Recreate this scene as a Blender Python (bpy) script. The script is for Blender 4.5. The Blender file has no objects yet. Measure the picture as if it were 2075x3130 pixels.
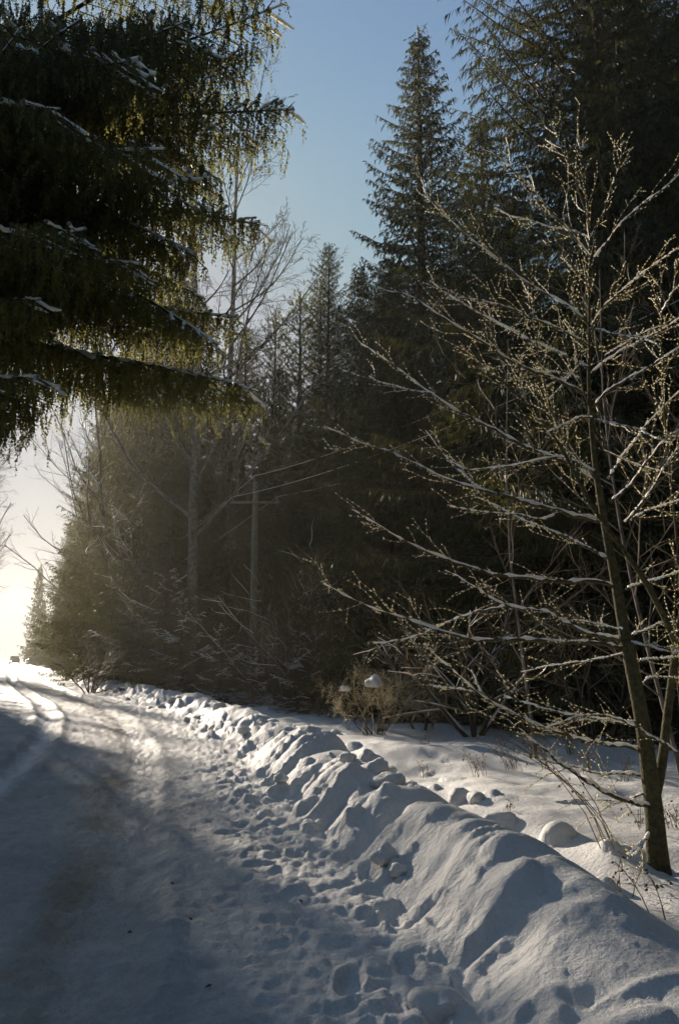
import bpy, math, random
import numpy as np
from mathutils import Vector, noise as mnoise

# ------------------------------------------------------------------ camera, sky, sun, exposure
scene = bpy.context.scene
COL = scene.collection
PITCH = math.radians(10.25)
EYE = 1.6
FOC = 796.0                                   # pixels on the 678 x 1024 frame
cam_d = bpy.data.cameras.new('camera'); cam = bpy.data.objects.new('camera', cam_d); COL.objects.link(cam)
cam.location = (0, 0, EYE); cam.rotation_euler = (math.pi/2 + PITCH, 0, 0)
cam_d.sensor_fit = 'VERTICAL'; cam_d.sensor_height = 36.0; cam_d.lens = 36.0*FOC/1024.0
cam_d.clip_start = 0.05; cam_d.clip_end = 4000
scene.camera = cam
SUN_AZ, SUN_EL = math.radians(-29.0), math.radians(15.5)      # azimuth from +Y, negative to the left
sun_dir = Vector((math.sin(SUN_AZ)*math.cos(SUN_EL), math.cos(SUN_AZ)*math.cos(SUN_EL), math.sin(SUN_EL)))
world = bpy.data.worlds.new('World'); scene.world = world; world.use_nodes = True
wn = world.node_tree; bgn = wn.nodes['Background']
sky = wn.nodes.new('ShaderNodeTexSky'); sky.sky_type = 'NISHITA'; sky.sun_disc = False
sky.sun_elevation = SUN_EL; sky.sun_rotation = SUN_AZ; sky.altitude = 100
sky.air_density = 1.0; sky.dust_density = 0.3; sky.ozone_density = 1.6
sepc = wn.nodes.new('ShaderNodeSeparateColor'); comc = wn.nodes.new('ShaderNodeCombineColor'); wn.links.new(sky.outputs[0], sepc.inputs[0])
for ci, cap_ in enumerate((2.6, 2.75, 3.05)):          # the whitish winter sky round the sun never gets brighter than thin cloud
    mn = wn.nodes.new('ShaderNodeMath'); mn.operation = 'SMOOTH_MIN'; mn.inputs[1].default_value = cap_; mn.inputs[2].default_value = 1.2
    wn.links.new(sepc.outputs[ci], mn.inputs[0]); wn.links.new(mn.outputs[0], comc.inputs[ci])
wn.links.new(comc.outputs[0], bgn.inputs[0]); bgn.inputs[1].default_value = 0.10
sun_l = bpy.data.lights.new('sun', 'SUN'); sun_l.energy = 5.0; sun_l.angle = math.radians(0.53); sun_l.color = (1.0, 0.87, 0.72)
sun_o = bpy.data.objects.new('sun', sun_l); COL.objects.link(sun_o)
sun_o.rotation_euler = (-sun_dir).to_track_quat('-Z', 'Y').to_euler()
scene.view_settings.view_transform = 'Standard'; scene.view_settings.look = 'None'
scene.view_settings.exposure = 0.80; scene.view_settings.gamma = 1; scene.view_settings.use_curve_mapping = False
cy = scene.cycles
cy.max_bounces = 5; cy.diffuse_bounces = 2; cy.glossy_bounces = 2; cy.transmission_bounces = 2; cy.volume_bounces = 0
cy.transparent_max_bounces = 4; cy.use_denoising = True; cy.sample_clamp_indirect = 4

# ------------------------------------------------------------------ helpers
def tag(o, label=None, cat=None, group=None, kind=None):
    if label: o['label'] = label
    if cat: o['category'] = cat
    if group: o['group'] = group
    if kind: o['kind'] = kind
    return o
def empty(name, loc, rz=0.0):
    o = bpy.data.objects.new(name, None); COL.objects.link(o); o.location = loc; o.rotation_euler = (0, 0, rz)
    o.empty_display_size = 0.2; return o
def copy_tree(o, parent=None):
    c = o.copy(); COL.objects.link(c)
    if parent is not None: c.parent = parent
    for ch in list(o.children): copy_tree(ch, c)
    return c
def make_mesh(name, V, tris=None, quads=None, mats=(), smooth=False, mi=None, parent=None, loc=None):
    V = np.asarray(V, dtype=np.float32).reshape(-1, 3)
    if loc is not None: V = V - np.asarray(loc, dtype=np.float32)
    me = bpy.data.meshes.new(name)
    nt = 0 if tris is None else len(tris); nq = 0 if quads is None else len(quads)
    me.vertices.add(len(V)); me.vertices.foreach_set('co', V.ravel())
    me.loops.add(nt*3 + nq*4); me.polygons.add(nt + nq)
    li = np.concatenate([np.asarray(a, dtype=np.int32).ravel() for a in (tris, quads) if a is not None and len(a)])
    me.loops.foreach_set('vertex_index', li)
    st = np.concatenate([np.arange(nt)*3, nt*3 + np.arange(nq)*4]).astype(np.int32)
    me.polygons.foreach_set('loop_start', st)
    if smooth: me.polygons.foreach_set('use_smooth', np.ones(nt + nq, dtype=bool))
    if mi is not None: me.polygons.foreach_set('material_index', np.asarray(mi, dtype=np.int32))
    for m in mats: me.materials.append(m)
    me.update(calc_edges=True)
    o = bpy.data.objects.new(name, me); COL.objects.link(o)
    if parent is not None: o.parent = parent
    if loc is not None: o.location = loc
    return o
class Bag:
    """collects triangles and quads for one mesh"""
    def __init__(s): s.V = []; s.T = []; s.Q = []; s.n = 0
    def add(s, V, T=None, Q=None):
        V = np.asarray(V, float).reshape(-1, 3)
        if T is not None and len(T): s.T.append(np.asarray(T).reshape(-1, 3) + s.n)
        if Q is not None and len(Q): s.Q.append(np.asarray(Q).reshape(-1, 4) + s.n)
        s.V.append(V); s.n += len(V)
    def obj(s, name, mat, parent=None, smooth=False, loc=None):
        if not s.n: return None
        return make_mesh(name, np.concatenate(s.V), np.concatenate(s.T) if s.T else None,
                         np.concatenate(s.Q) if s.Q else None, (mat,), smooth, None, parent, loc)
def norm(a): return a/np.maximum(np.linalg.norm(a, axis=-1, keepdims=True), 1e-9)
def tubes(bag, lines, sides=4, snow=False, rs=None):
    """lines: list of (P(k,3), R(k)); adds tapered tubes; snow=True lays a cap of snow along the upper side"""
    groups = {}
    for P, R in lines: groups.setdefault(len(P), []).append((P, R))
    for k, L in groups.items():
        P = np.array([a for a, _ in L], float); R = np.array([b for _, b in L], float)
        T = norm(np.gradient(P, axis=1))
        if snow:
            up = np.array([0, 0, 1.0]); h = np.linalg.norm(T[..., :2], axis=-1)
            n1 = norm(np.cross(T, up) + 1e-6); n2 = norm(np.cross(n1, T))
            w = np.clip((h - 0.25)*2.2, 0, 1)
            nz = 1.0 if rs is None else np.where(rs.random(R.shape) < 0.16, 0.15, rs.uniform(0.55, 1.45, R.shape))
            rr = (R*0.95 + 0.0016)*w*nz; hh = (R*0.8 + 0.0028)*w*nz
            C = P + up*(R*0.75)[..., None]
            n1 = n1*rr[..., None]; n2 = n2*hh[..., None]
        else:
            ref = np.where(np.abs(T[..., 2:3]) > 0.9, np.array([1.0, 0, 0]), np.array([0, 0, 1.0]))
            n1 = norm(np.cross(T, ref)); n2 = np.cross(T, n1)
            C = P; n1 = n1*R[..., None]; n2 = n2*R[..., None]
        a = np.arange(sides)*2*math.pi/sides
        V = C[:, :, None, :] + n1[:, :, None, :]*np.cos(a)[:, None] + n2[:, :, None, :]*np.sin(a)[:, None]
        N = len(L); idx = np.arange(N*k*sides).reshape(N, k, sides)
        q = np.stack([idx[:, :-1], np.roll(idx, -1, 2)[:, :-1], np.roll(idx, -1, 2)[:, 1:], idx[:, 1:]], -1)
        bag.add(V, Q=q.reshape(-1, 4))
def resample(P, k):
    P = np.asarray(P, float); d = np.concatenate([[0], np.cumsum(np.linalg.norm(np.diff(P, axis=0), axis=1))])
    t = np.linspace(0, d[-1], k)
    return np.stack([np.interp(t, d, P[:, i]) for i in range(P.shape[1])], 1)
def smooth_line(P, k):
    P = resample(P, max(k*2, 24))
    for _ in range(3): P[1:-1] = (P[:-2] + 2*P[1:-1] + P[2:])/4
    return resample(P, k)
SP, CP = math.sin(PITCH), math.cos(PITCH)
def at(u, v, y):
    """the point of the measured photograph pixel (678 x 1024) that stands y metres ahead"""
    dv = 512 - v; X, Y, Z = u - 339, FOC*CP - dv*SP, FOC*SP + dv*CP
    return (X*y/Y, y, EYE + Z*y/Y)

# ------------------------------------------------------------------ noise on arrays
def _hash(ix, iy, seed):
    h = (ix.astype(np.int64)*374761393 + iy.astype(np.int64)*668265263 + seed*144665) & 0xffffffff
    h = ((h ^ (h >> 13))*1274126177) & 0xffffffff
    h = ((h ^ (h >> 15))*2246822519) & 0xffffffff
    return ((h ^ (h >> 16)) & 0xffffff)/float(0xffffff)
def vnoise(x, y, seed=0):
    ix = np.floor(x); iy = np.floor(y); fx = x - ix; fy = y - iy
    fx = fx*fx*fx*(fx*(fx*6 - 15) + 10); fy = fy*fy*fy*(fy*(fy*6 - 15) + 10)
    a = _hash(ix, iy, seed); b = _hash(ix + 1, iy, seed); c = _hash(ix, iy + 1, seed); d = _hash(ix + 1, iy + 1, seed)
    return (a*(1 - fx) + b*fx)*(1 - fy) + (c*(1 - fx) + d*fx)*fy - 0.5
def fbm(x, y, seed=0, octaves=4, gain=0.5):
    r = 0; a = 1.0
    for i in range(octaves):
        r = r + a*vnoise(x + 17.3*i, y - 9.1*i, seed + i*7); x = x*2.03; y = y*2.03; a *= gain
    return r
def bumps(x, y, cell, dens, r0, r1, seed, power=0.5):
    """rounded lumps: union of caps with random centres and radii (heights up to their radius)"""
    ix = np.floor(x/cell); iy = np.floor(y/cell); out = np.zeros_like(x)
    for dx in (-1, 0, 1):
        for dy in (-1, 0, 1):
            jx = ix + dx; jy = iy + dy
            cx = (jx + _hash(jx, jy, seed))*cell; cyy = (jy + _hash(jx, jy, seed + 1))*cell
            r = r0 + (r1 - r0)*_hash(jx, jy, seed + 2)**2; on = _hash(jx, jy, seed + 3) < dens
            an = _hash(jx, jy, seed + 4)*3.1416; ca, sa = np.cos(an), np.sin(an)
            ax = (x - cx)*ca + (y - cyy)*sa; ay = (-(x - cx)*sa + (y - cyy)*ca)*1.35
            q = np.clip(1 - (ax*ax + ay*ay)/(r*r), 0, 1)
            out = np.maximum(out, np.where(on, q**power*r, 0))
    return out

# ------------------------------------------------------------------ the ground
CREST = smooth_line([(1.7, -60), (1.35, -10), (1.2, 0), (1.2, 2.8), (1.35, 4.5), (1.22, 5.8), (0.8, 6.8), (0.5, 7.9), (0.12, 9.4), (-0.85, 14.4),
                     (-2.05, 18), (-4.0, 23.8), (-6.5, 30), (-10.4, 38.5), (-16.8, 53), (-26, 75), (-42, 111), (-57, 146), (-98, 240), (-200, 480), (-420, 980)], 420)
_d = np.linalg.norm(np.diff(CREST, axis=0), axis=1); CL = np.concatenate([[0], np.cumsum(_d)])
S0 = CL[np.argmin(np.abs(CREST[:, 1]) + (CREST[:, 0] - 1.2)**2*0)]
def crest_sd(x, y):
    """distance d from the snowbank's crest (positive = away from the road) and length s along it"""
    sh = x.shape; x = x.ravel(); y = y.ravel(); D = np.empty(len(x)); S = np.empty(len(x))
    A = CREST[:-1]; B = CREST[1:]; E = B - A; L2 = (E**2).sum(1)
    order = np.arange(len(x)); CH = 4000
    for i in range(0, len(x), CH):
        q = order[i:i+CH]; px = x[q][:, None] - A[None, :, 0]; py = y[q][:, None] - A[None, :, 1]
        t = np.clip((px*E[:, 0] + py*E[:, 1])/L2, 0, 1)
        ex = px - t*E[:, 0]; ey = py - t*E[:, 1]; dd = ex*ex + ey*ey
        k = np.argmin(dd, 1); r = np.arange(len(q))
        cr = E[k, 0]*py[r, k] - E[k, 1]*px[r, k]
        D[q] = np.sqrt(dd[r, k])*np.where(cr > 0, -1, 1); S[q] = CL[k] + t[r, k]*_d[k] - S0
    return D.reshape(sh), S.reshape(sh)
def sstep(a, b, x):
    t = np.clip((x - a)/(b - a), 0, 1); return t*t*(3 - 2*t)
ROAD_L, BANK_IN, BANK_OUT = -6.25, -0.85, 0.75
def height(x, y, full=False):
    x = np.asarray(x, float); y = np.asarray(y, float)
    d, s = crest_sd(x, y)
    wob = 0.16*fbm(s*0.55, s*0 + 3.1, 5, 3); d0 = d + wob
    # the plough-thrown bank on the right
    tall = 0.37 - 0.13*sstep(5.0, 3.2, s) + 0.20*vnoise(s*0.62, s*0 + 1.5, 11) + 0.12*vnoise(s*1.7, s*0 + 4.5, 12)
    prof = np.where(d0 < 0, sstep(-0.88 + 0.16*sstep(9.5, 5.5, s), -0.02, d0)**0.85, 1 - sstep(0.05, 0.95, d0))
    face = np.exp(-((d + 0.35)/0.62)**2)
    far = sstep(60, 25, np.abs(s))
    w = fbm(s*0.9, d*0.9, 21, 2)*0.9
    rib = 1.05 - np.sqrt((2*vnoise(s*2.4 + w - d*0.9, d*0.75 + w, 31))**2 + 0.012)          # folds thrown across the bank
    rib2 = 1.05 - np.sqrt((2*vnoise(s*5.5 + w*2 - d*1.5, d*1.8, 37))**2 + 0.02)
    near = sstep(9.5, 5.5, s)                                             # nearest mounds are smoother and broader
    big = bumps(x*1.0, y*1.0, 0.85, 0.75, 0.28, 0.55, 61, 0.8)
    hb = tall*prof*(1 + 0.10*near) + face*((rib - 0.62)*(0.26 - 0.15*near) + (rib2 - 0.62)*(0.115 - 0.06*near) + near*0.24*(big - 0.2))
    hb += face*0.05*fbm(x*3.1, y*3.1, 41, 3)
    cl = bumps(x, y, 0.34, 0.42, 0.05, 0.17, 51)*sstep(-1.55, -0.95, d)*sstep(-0.05, -0.6, d)
    cl2 = bumps(x + 4, y + 7, 0.62, 0.30, 0.10, 0.26, 57)*np.exp(-((d - 0.75)/0.7)**2)
    crumbs = bumps(x + 2, y, 0.17, 0.30, 0.015, 0.055, 53)*sstep(-1.5, -0.8, d)*sstep(1.1, 0.4, d) + bumps(x, y, 0.11, 0.25, 0.01, 0.03, 54)*sstep(-1.8, -0.9, d)*sstep(0.6, 0.1, d)
    hb = np.maximum(hb, 0) + cl*(0.8 - 0.4*near) + cl2*0.75 + crumbs*(0.75 - 0.55*near)
    # trodden strip beside the bank
    strip = sstep(-2.0, -1.2, d)*sstep(0.1, -0.8, d); strip2 = sstep(-3.0, -1.9, d)*sstep(0.0, -0.9, d)
    pit = bumps(x, y, 0.36, 0.55, 0.07, 0.15, 71, 1.0)
    hs = (1 - 0.35*near)*strip*(0.030*(1 - np.sqrt((2*vnoise(x*4.2 + w, y*5.2, 73))**2 + 0.02)) + 0.055*fbm(x*8.5, y*12, 75, 3)) - strip2*pit*0.10
    steps = np.zeros_like(x)
    for fx, fy, an, fl in FEET:
        ca, sa = math.cos(an), math.sin(an); ax = (x - fx)*ca + (y - fy)*sa; ay = -(x - fx)*sa + (y - fy)*ca
        q = (ax/(0.062))**2 + (ay/0.155)**2
        steps += -0.06*np.exp(-q**2) + 0.014*np.exp(-((np.sqrt(q) - 1.35)/0.25)**2)
    # the driven road with two ruts
    onroad = sstep(ROAD_L - 0.2, ROAD_L + 0.4, d)*sstep(-0.6, -1.4, d)
    dl = d + 0.10*vnoise(s*0.25, s*0, 81)
    rut = 1.7*(-0.030*np.exp(-((dl + 2.45)/0.28)**2) - 0.035*np.exp(-((dl + 4.15)/0.2)**2) + 0.03*np.exp(-((dl + 3.82)/0.09)**2) + 0.028*np.exp(-((dl + 4.5)/0.10)**2) + 0.012*np.exp(-((dl + 2.05)/0.1)**2))
    rough = (0.4 + np.exp(-((dl + 4.15)/0.5)**2))*0.045*np.abs(fbm(x*5, y*3, 83, 2))
    tread = np.exp(-((dl + 2.0)/0.06)**2)*0.011*np.sin(s*70) * sstep(9, 6, s)
    hr = onroad*(0.022*fbm(x*6, y*9, 89, 3, 0.6) + rut + rough + tread + 0.02*vnoise(x*0.8, y*0.5, 85) + 0.022*fbm(x*3.0, y*5.0, 87, 5, 0.6) - 0.012)
    # snow field beyond the bank and the verge on the far side of the road
    out = sstep(0.5, 1.3, d)
    field = out*(0.06 + 0.22*fbm(x*0.45, y*0.45, 91, 3) + 0.05*fbm(x*1.9, y*1.9, 93, 3) + 0.34*(bumps(x + 3, y, 1.5, 0.6, 0.3, 0.7, 95, 0.8))*0.15*sstep(8, 2, d)
                 - 0.25*bumps(x, y + 5, 0.9, 0.4, 0.1, 0.22, 97, 0.8)*sstep(7, 2, d))
    roll = sstep(7, 60, d)*1.5*(fbm(x*0.03, y*0.03, 99, 2) + 0.15)
    dL = d - ROAD_L + 0.9 + 0.12*fbm(s*0.7, s*0, 101, 2)
    left = (0.42 + 0.22*vnoise(s*0.8, s*0, 103))*np.exp(-(dL/0.5)**2) + np.exp(-(dL/0.7)**2)*0.22*(1 - np.abs(2*vnoise(s*2.2, d*0.9, 105)) - 0.6)
    beyondL = sstep(-7.6, -8.6, d)*(0.05 + 0.22*fbm(x*0.4, y*0.4, 107, 3))
    h = hb + hs + steps*strip2 + hr + field + roll + left + beyondL
    h = h - 0.10*np.exp(-((x - 2.33)**2 + (y - 6.21)**2)/0.035) + 0.02*np.exp(-((np.hypot(x - 2.33, y - 6.21) - 0.34)/0.14)**2)
    return (h, d, s) if full else h
FEET = [(0.42 - 0.02, 3.95, 0.2, 1), (0.62, 4.25, 0.1, 1), (0.36, 4.5, 0.15, 1), (0.58, 4.92, 0.2, 1), (0.32, 5.2, 0.1, 1), (0.5, 5.75, 0.3, 1),
        (0.22, 6.05, 0.1, 1), (0.08, 7.4, 0.2, 1), (0.9 - 0.55, 3.5, 0.3, 1), (0.1, 3.7, -0.2, 1), (0.05, 4.3, -0.1, 1), (-0.05, 8.3, 0.3, 1), (-0.35, 6.9, 0.3, 1)]
def hgt(x, y): return float(height(np.array([x], float), np.array([y], float))[0])

th = np.radians(np.concatenate([-180 + 0*np.arange(1), -26.5 - np.geomspace(153.5, 0.25, 44)[1:], np.linspace(-26.5, 26.5, 550), 26.5 + np.geomspace(0.25, 153.5, 44)]))
rr = np.concatenate([np.geomspace(0.3, 2.2, 30)[:-1], np.geomspace(2.2, 12, 252)[:-1], np.geomspace(12, 60, 140)[:-1], np.geomspace(60, 380, 60)])
NT, NR = len(th), len(rr)
TH, RR = np.meshgrid(th, rr); GX = np.sin(TH)*RR; GY = np.cos(TH)*RR
GZ, GD, GS = height(GX, GY, True)
GV = np.stack([GX, GY, GZ], -1)
gi = np.arange(NR*NT).reshape(NR, NT)
quads = np.stack([gi[:-1, :-1], gi[:-1, 1:], gi[1:, 1:], gi[1:, :-1]], -1).reshape(-1, 4)
# shared smooth normals so that the pieces of the sheet meet without a seam
fn = np.cross(GV[1:, 1:] - GV[:-1, :-1], GV[1:, :-1] - GV[:-1, 1:]); fn *= np.sign(fn[..., 2:3] + 1e-12)
VN = np.zeros_like(GV)
for a in (slice(None, -1), slice(1, None)):
    for b in (slice(None, -1), slice(1, None)): VN[a, b] += fn
VN = norm(VN).reshape(-1, 3); GVf = GV.reshape(-1, 3)
fd = ((GD[:-1, :-1] + GD[1:, 1:])/2).ravel()

def ground_piece(name, mask, mat):
    q = quads[mask]; used, inv = np.unique(q, return_inverse=True)
    o = make_mesh(name, GVf[used], quads=inv.reshape(-1, 4), mats=(mat,), smooth=True)
    o.data.normals_split_custom_set_from_vertices(VN[used].tolist())
    return tag(o, kind='structure')

# ------------------------------------------------------------------ materials
def mat(name, color, rough=0.7, spec=0.3):
    m = bpy.data.materials.new(name); m.use_nodes = True; b = m.node_tree.nodes['Principled BSDF']
    b.inputs['Base Color'].default_value = (*color, 1); b.inputs['Roughness'].default_value = rough
    b.inputs['Specular IOR Level'].default_value = spec
    return m
def nd(m, t): return m.node_tree.nodes.new(t)
def lk(m, a, b): m.node_tree.links.new(a, b)
def noise_ramp(m, scale, stops, detail=4, vec=None, rough=0.5):
    n = nd(m, 'ShaderNodeTexNoise'); n.inputs['Scale'].default_value = scale; n.inputs['Detail'].default_value = detail; n.inputs['Roughness'].default_value = rough
    if vec is None:
        g = nd(m, 'ShaderNodeNewGeometry'); vec = g.outputs['Position']
    lk(m, vec, n.inputs['Vector'])
    r = nd(m, 'ShaderNodeValToRGB'); lk(m, n.outputs['Fac'], r.inputs['Fac'])
    while len(r.color_ramp.elements) < len(stops): r.color_ramp.elements.new(0.5)
    for e, (p, c) in zip(r.color_ramp.elements, stops): e.position = p; e.color = (*c, 1)
    return r.outputs['Color']
def snow_mat(name, col, grain=0.012, grainscale=220.0, lump=0.02, rough=0.62, mott=(0.88, 1.08), spec=0.28):
    m = mat(name, col, rough, spec); b = m.node_tree.nodes['Principled BSDF']
    g = nd(m, 'ShaderNodeNewGeometry')
    n1 = nd(m, 'ShaderNodeTexNoise'); n1.inputs['Scale'].default_value = grainscale; n1.inputs['Detail'].default_value = 2
    n2 = nd(m, 'ShaderNodeTexNoise'); n2.inputs['Scale'].default_value = 26; n2.inputs['Detail'].default_value = 5; n2.inputs['Roughness'].default_value = 0.6
    lk(m, g.outputs['Position'], n1.inputs['Vector']); lk(m, g.outputs['Position'], n2.inputs['Vector'])
    b1 = nd(m, 'ShaderNodeBump'); b1.inputs['Distance'].default_value = grain; b1.inputs['Strength'].default_value = 0.5
    b2 = nd(m, 'ShaderNodeBump'); b2.inputs['Distance'].default_value = lump; b2.inputs['Strength'].default_value = 0.85
    lk(m, n1.outputs['Fac'], b1.inputs['Height']); lk(m, n2.outputs['Fac'], b2.inputs['Height'])
    lk(m, b2.outputs['Normal'], b1.inputs['Normal']); lk(m, b1.outputs['Normal'], b.inputs['Normal'])
    n3 = nd(m, 'ShaderNodeTexNoise'); n3.inputs['Scale'].default_value = 75; n3.inputs['Detail'].default_value = 4; n3.inputs['Roughness'].default_value = 0.8; lk(m, g.outputs['Position'], n3.inputs['Vector'])
    n4 = nd(m, 'ShaderNodeTexNoise'); n4.inputs['Scale'].default_value = 9; n4.inputs['Detail'].default_value = 6; n4.inputs['Roughness'].default_value = 0.7; lk(m, g.outputs['Position'], n4.inputs['Vector'])
    ad = nd(m, 'ShaderNodeMath'); ad.operation = 'ADD'; lk(m, n3.outputs['Fac'], ad.inputs[0]); lk(m, n4.outputs['Fac'], ad.inputs[1])
    mr0 = nd(m, 'ShaderNodeMapRange'); mr0.inputs['From Min'].default_value = 0.7; mr0.inputs['From Max'].default_value = 1.3; mr0.inputs['To Min'].default_value = mott[0]; mr0.inputs['To Max'].default_value = mott[1]; lk(m, ad.outputs[0], mr0.inputs['Value'])
    hs_ = nd(m, 'ShaderNodeHueSaturation'); hs_.inputs['Color'].default_value = (*col, 1); lk(m, mr0.outputs['Result'], hs_.inputs['Value']); lk(m, hs_.outputs['Color'], b.inputs['Base Color']); hs_.name = 'mottle'
    # single ice crystals that catch the sun
    v = nd(m, 'ShaderNodeTexVoronoi'); v.inputs['Scale'].default_value = 42; lk(m, g.outputs['Position'], v.inputs['Vector'])
    cr = nd(m, 'ShaderNodeValToRGB'); lk(m, v.outputs['Distance'], cr.inputs['Fac'])
    cr.color_ramp.elements[0].position = 0.05; cr.color_ramp.elements[0].color = (0.06, 0.06, 0.06, 1)
    cr.color_ramp.elements[1].position = 0.08; cr.color_ramp.elements[1].color = (rough, rough, rough, 1)
    lk(m, cr.outputs['Color'], b.inputs['Roughness'])
    return m
def sss_mat(name, col, radius, scale, rough=0.5):
    m = mat(name, col, rough, 0.3); b = m.node_tree.nodes['Principled BSDF']
    b.inputs['Subsurface Weight'].default_value = 1.0; b.inputs['Subsurface Radius'].default_value = radius; b.inputs['Subsurface Scale'].default_value = scale; b.inputs['Subsurface Anisotropy'].default_value = 0.6
    return m
def glow_mat(name, col, tr, f, rough=0.5):
    m = mat(name, col, rough, 0.3); nt = m.node_tree; b = nt.nodes['Principled BSDF']; out = [n for n in nt.nodes if n.type == 'OUTPUT_MATERIAL'][0]
    t = nd(m, 'ShaderNodeBsdfTranslucent'); t.inputs['Color'].default_value = (*tr, 1); mx = nd(m, 'ShaderNodeMixShader'); mx.inputs[0].default_value = f
    lk(m, b.outputs[0], mx.inputs[1]); lk(m, t.outputs[0], mx.inputs[2]); lk(m, mx.outputs[0], out.inputs['Surface']); return m
M = {}
M['snow'] = snow_mat('snow', (0.80, 0.79, 0.76))
M['bank'] = snow_mat('bank_snow', (0.79, 0.78, 0.75), lump=0.03)
M['cap'] = sss_mat('branch_snow', (0.95, 0.92, 0.86), (1.0, 0.85, 0.7), 0.03)
# the road: packed snow, dirtier and icier where wheels ran
def road_mat():
    m = snow_mat('packed_snow', (0.6, 0.6, 0.6), grain=0.010, lump=0.024, mott=(0.74, 1.16)); b = m.node_tree.nodes['Principled BSDF']
    a = nd(m, 'ShaderNodeAttribute'); a.attribute_name = 'across'; a2 = nd(m, 'ShaderNodeAttribute'); a2.attribute_name = 'along'
    cmb = nd(m, 'ShaderNodeCombineXYZ'); lk(m, a.outputs['Fac'], cmb.inputs[0]); lk(m, a2.outputs['Fac'], cmb.inputs[1])
    sc = nd(m, 'ShaderNodeVectorMath'); sc.operation = 'MULTIPLY'; sc.inputs[1].default_value = (1.6, 0.45, 1); lk(m, cmb.outputs[0], sc.inputs[0])
    wn_ = nd(m, 'ShaderNodeTexNoise'); wn_.inputs['Scale'].default_value = 1.1; wn_.inputs['Detail'].default_value = 5; wn_.inputs['Roughness'].default_value = 0.62; lk(m, sc.outputs[0], wn_.inputs['Vector'])
    wob = nd(m, 'ShaderNodeMath'); wob.operation = 'MULTIPLY_ADD'; wob.inputs[1].default_value = 0.9; lk(m, wn_.outputs['Fac'], wob.inputs[0]); lk(m, a.outputs['Fac'], wob.inputs[2])
    def band(center, width):                       # 1 inside a wheel lane, fading out, with ragged edge
        s1 = nd(m, 'ShaderNodeMath'); s1.operation = 'ADD'; s1.inputs[1].default_value = -center - 0.45; lk(m, wob.outputs[0], s1.inputs[0])
        s2 = nd(m, 'ShaderNodeMath'); s2.operation = 'ABSOLUTE'; lk(m, s1.outputs[0], s2.inputs[0])
        mr = nd(m, 'ShaderNodeMapRange'); mr.inputs['From Min'].default_value = width; mr.inputs['From Max'].default_value = 0.02; lk(m, s2.outputs[0], mr.inputs['Value'])
        mr.interpolation_type = 'SMOOTHSTEP'
        return mr.outputs['Result']
    mask = nd(m, 'ShaderNodeTexNoise'); mask.inputs['Scale'].default_value = 0.9; mask.inputs['Detail'].default_value = 4; lk(m, cmb.outputs[0], mask.inputs['Vector'])
    mm = nd(m, 'ShaderNodeMapRange'); mm.inputs['From Min'].default_value = 0.36; mm.inputs['From Max'].default_value = 0.62; lk(m, mask.outputs['Fac'], mm.inputs['Value'])
    base = noise_ramp(m, 0.8, [(0.35, (0.40, 0.405, 0.395)), (0.65, (0.56, 0.56, 0.54))], 6)
    def mixc(fac, c1, c2):
        mx = nd(m, 'ShaderNodeMix'); mx.data_type = 'RGBA'; lk(m, fac, mx.inputs['Factor'])
        lk(m, c1, mx.inputs['A'])
        if isinstance(c2, tuple): mx.inputs['B'].default_value = (*c2, 1)
        else: lk(m, c2, mx.inputs['B'])
        return mx.outputs['Result']
    d1 = nd(m, 'ShaderNodeMath'); d1.operation = 'MULTIPLY'; lk(m, band(-2.75, 0.36), d1.inputs[0]); lk(m, mm.outputs['Result'], d1.inputs[1])
    c = mixc(d1.outputs[0], base, (0.30, 0.27, 0.21))
    c = mixc(band(-4.15, 0.30), c, (0.82, 0.80, 0.77))
    # towards the bank the snow is clean again
    mr = nd(m, 'ShaderNodeMapRange'); mr.inputs['From Min'].default_value = -2.2; mr.inputs['From Max'].default_value = -1.0; lk(m, a.outputs['Fac'], mr.inputs['Value'])
    c = mixc(mr.outputs['Result'], c, (0.78, 0.77, 0.74))
    hs_ = m.node_tree.nodes['mottle']; lk(m, c, hs_.inputs['Color']); lk(m, hs_.outputs['Color'], b.inputs['Base Color'])
    # ruts polished by tyres
    ro = nd(m, 'ShaderNodeMapRange'); ro.inputs['To Min'].default_value = 0.66; ro.inputs['To Max'].default_value = 0.42; lk(m, band(-2.55, 0.5), ro.inputs['Value'])
    lk(m, ro.outputs['Result'], b.inputs['Roughness'])
    return m
M['road'] = road_mat()
def bark_mat(name, c1, c2, scale=18):
    m = mat(name, c1, 0.85, 0.15); b = m.node_tree.nodes['Principled BSDF']
    lk(m, noise_ramp(m, scale, [(0.35, c1), (0.65, c2)], 6), b.inputs['Base Color'])
    n = nd(m, 'ShaderNodeTexNoise'); n.inputs['Scale'].default_value = scale*2.2; n.inputs['Detail'].default_value = 6
    g = nd(m, 'ShaderNodeNewGeometry'); lk(m, g.outputs['Position'], n.inputs['Vector'])
    bp = nd(m, 'ShaderNodeBump'); bp.inputs['Distance'].default_value = 0.02; bp.inputs['Strength'].default_value = 0.8
    lk(m, n.outputs['Fac'], bp.inputs['Height']); lk(m, bp.outputs['Normal'], b.inputs['Normal'])
    return m
M['alder_bark'] = bark_mat('alder_bark', (0.075, 0.062, 0.030), (0.14, 0.125, 0.06), 30)
M['twig'] = mat('rimlit_twig', (0.40, 0.31, 0.18), 0.4, 0.5)  # tone raised to stand in for the sun's rim light on alder twigs
M['bud'] = sss_mat('pale_gold_bud', (0.95, 0.82, 0.54), (1.0, 0.8, 0.45), 0.02)  # very pale warm gold all over
M['spruce_bark'] = bark_mat('spruce_bark', (0.04, 0.030, 0.022), (0.085, 0.064, 0.046), 12)
M['birch_bark'] = bark_mat('birch_bark', (0.10, 0.085, 0.07), (0.22, 0.19, 0.165), 6)
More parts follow.
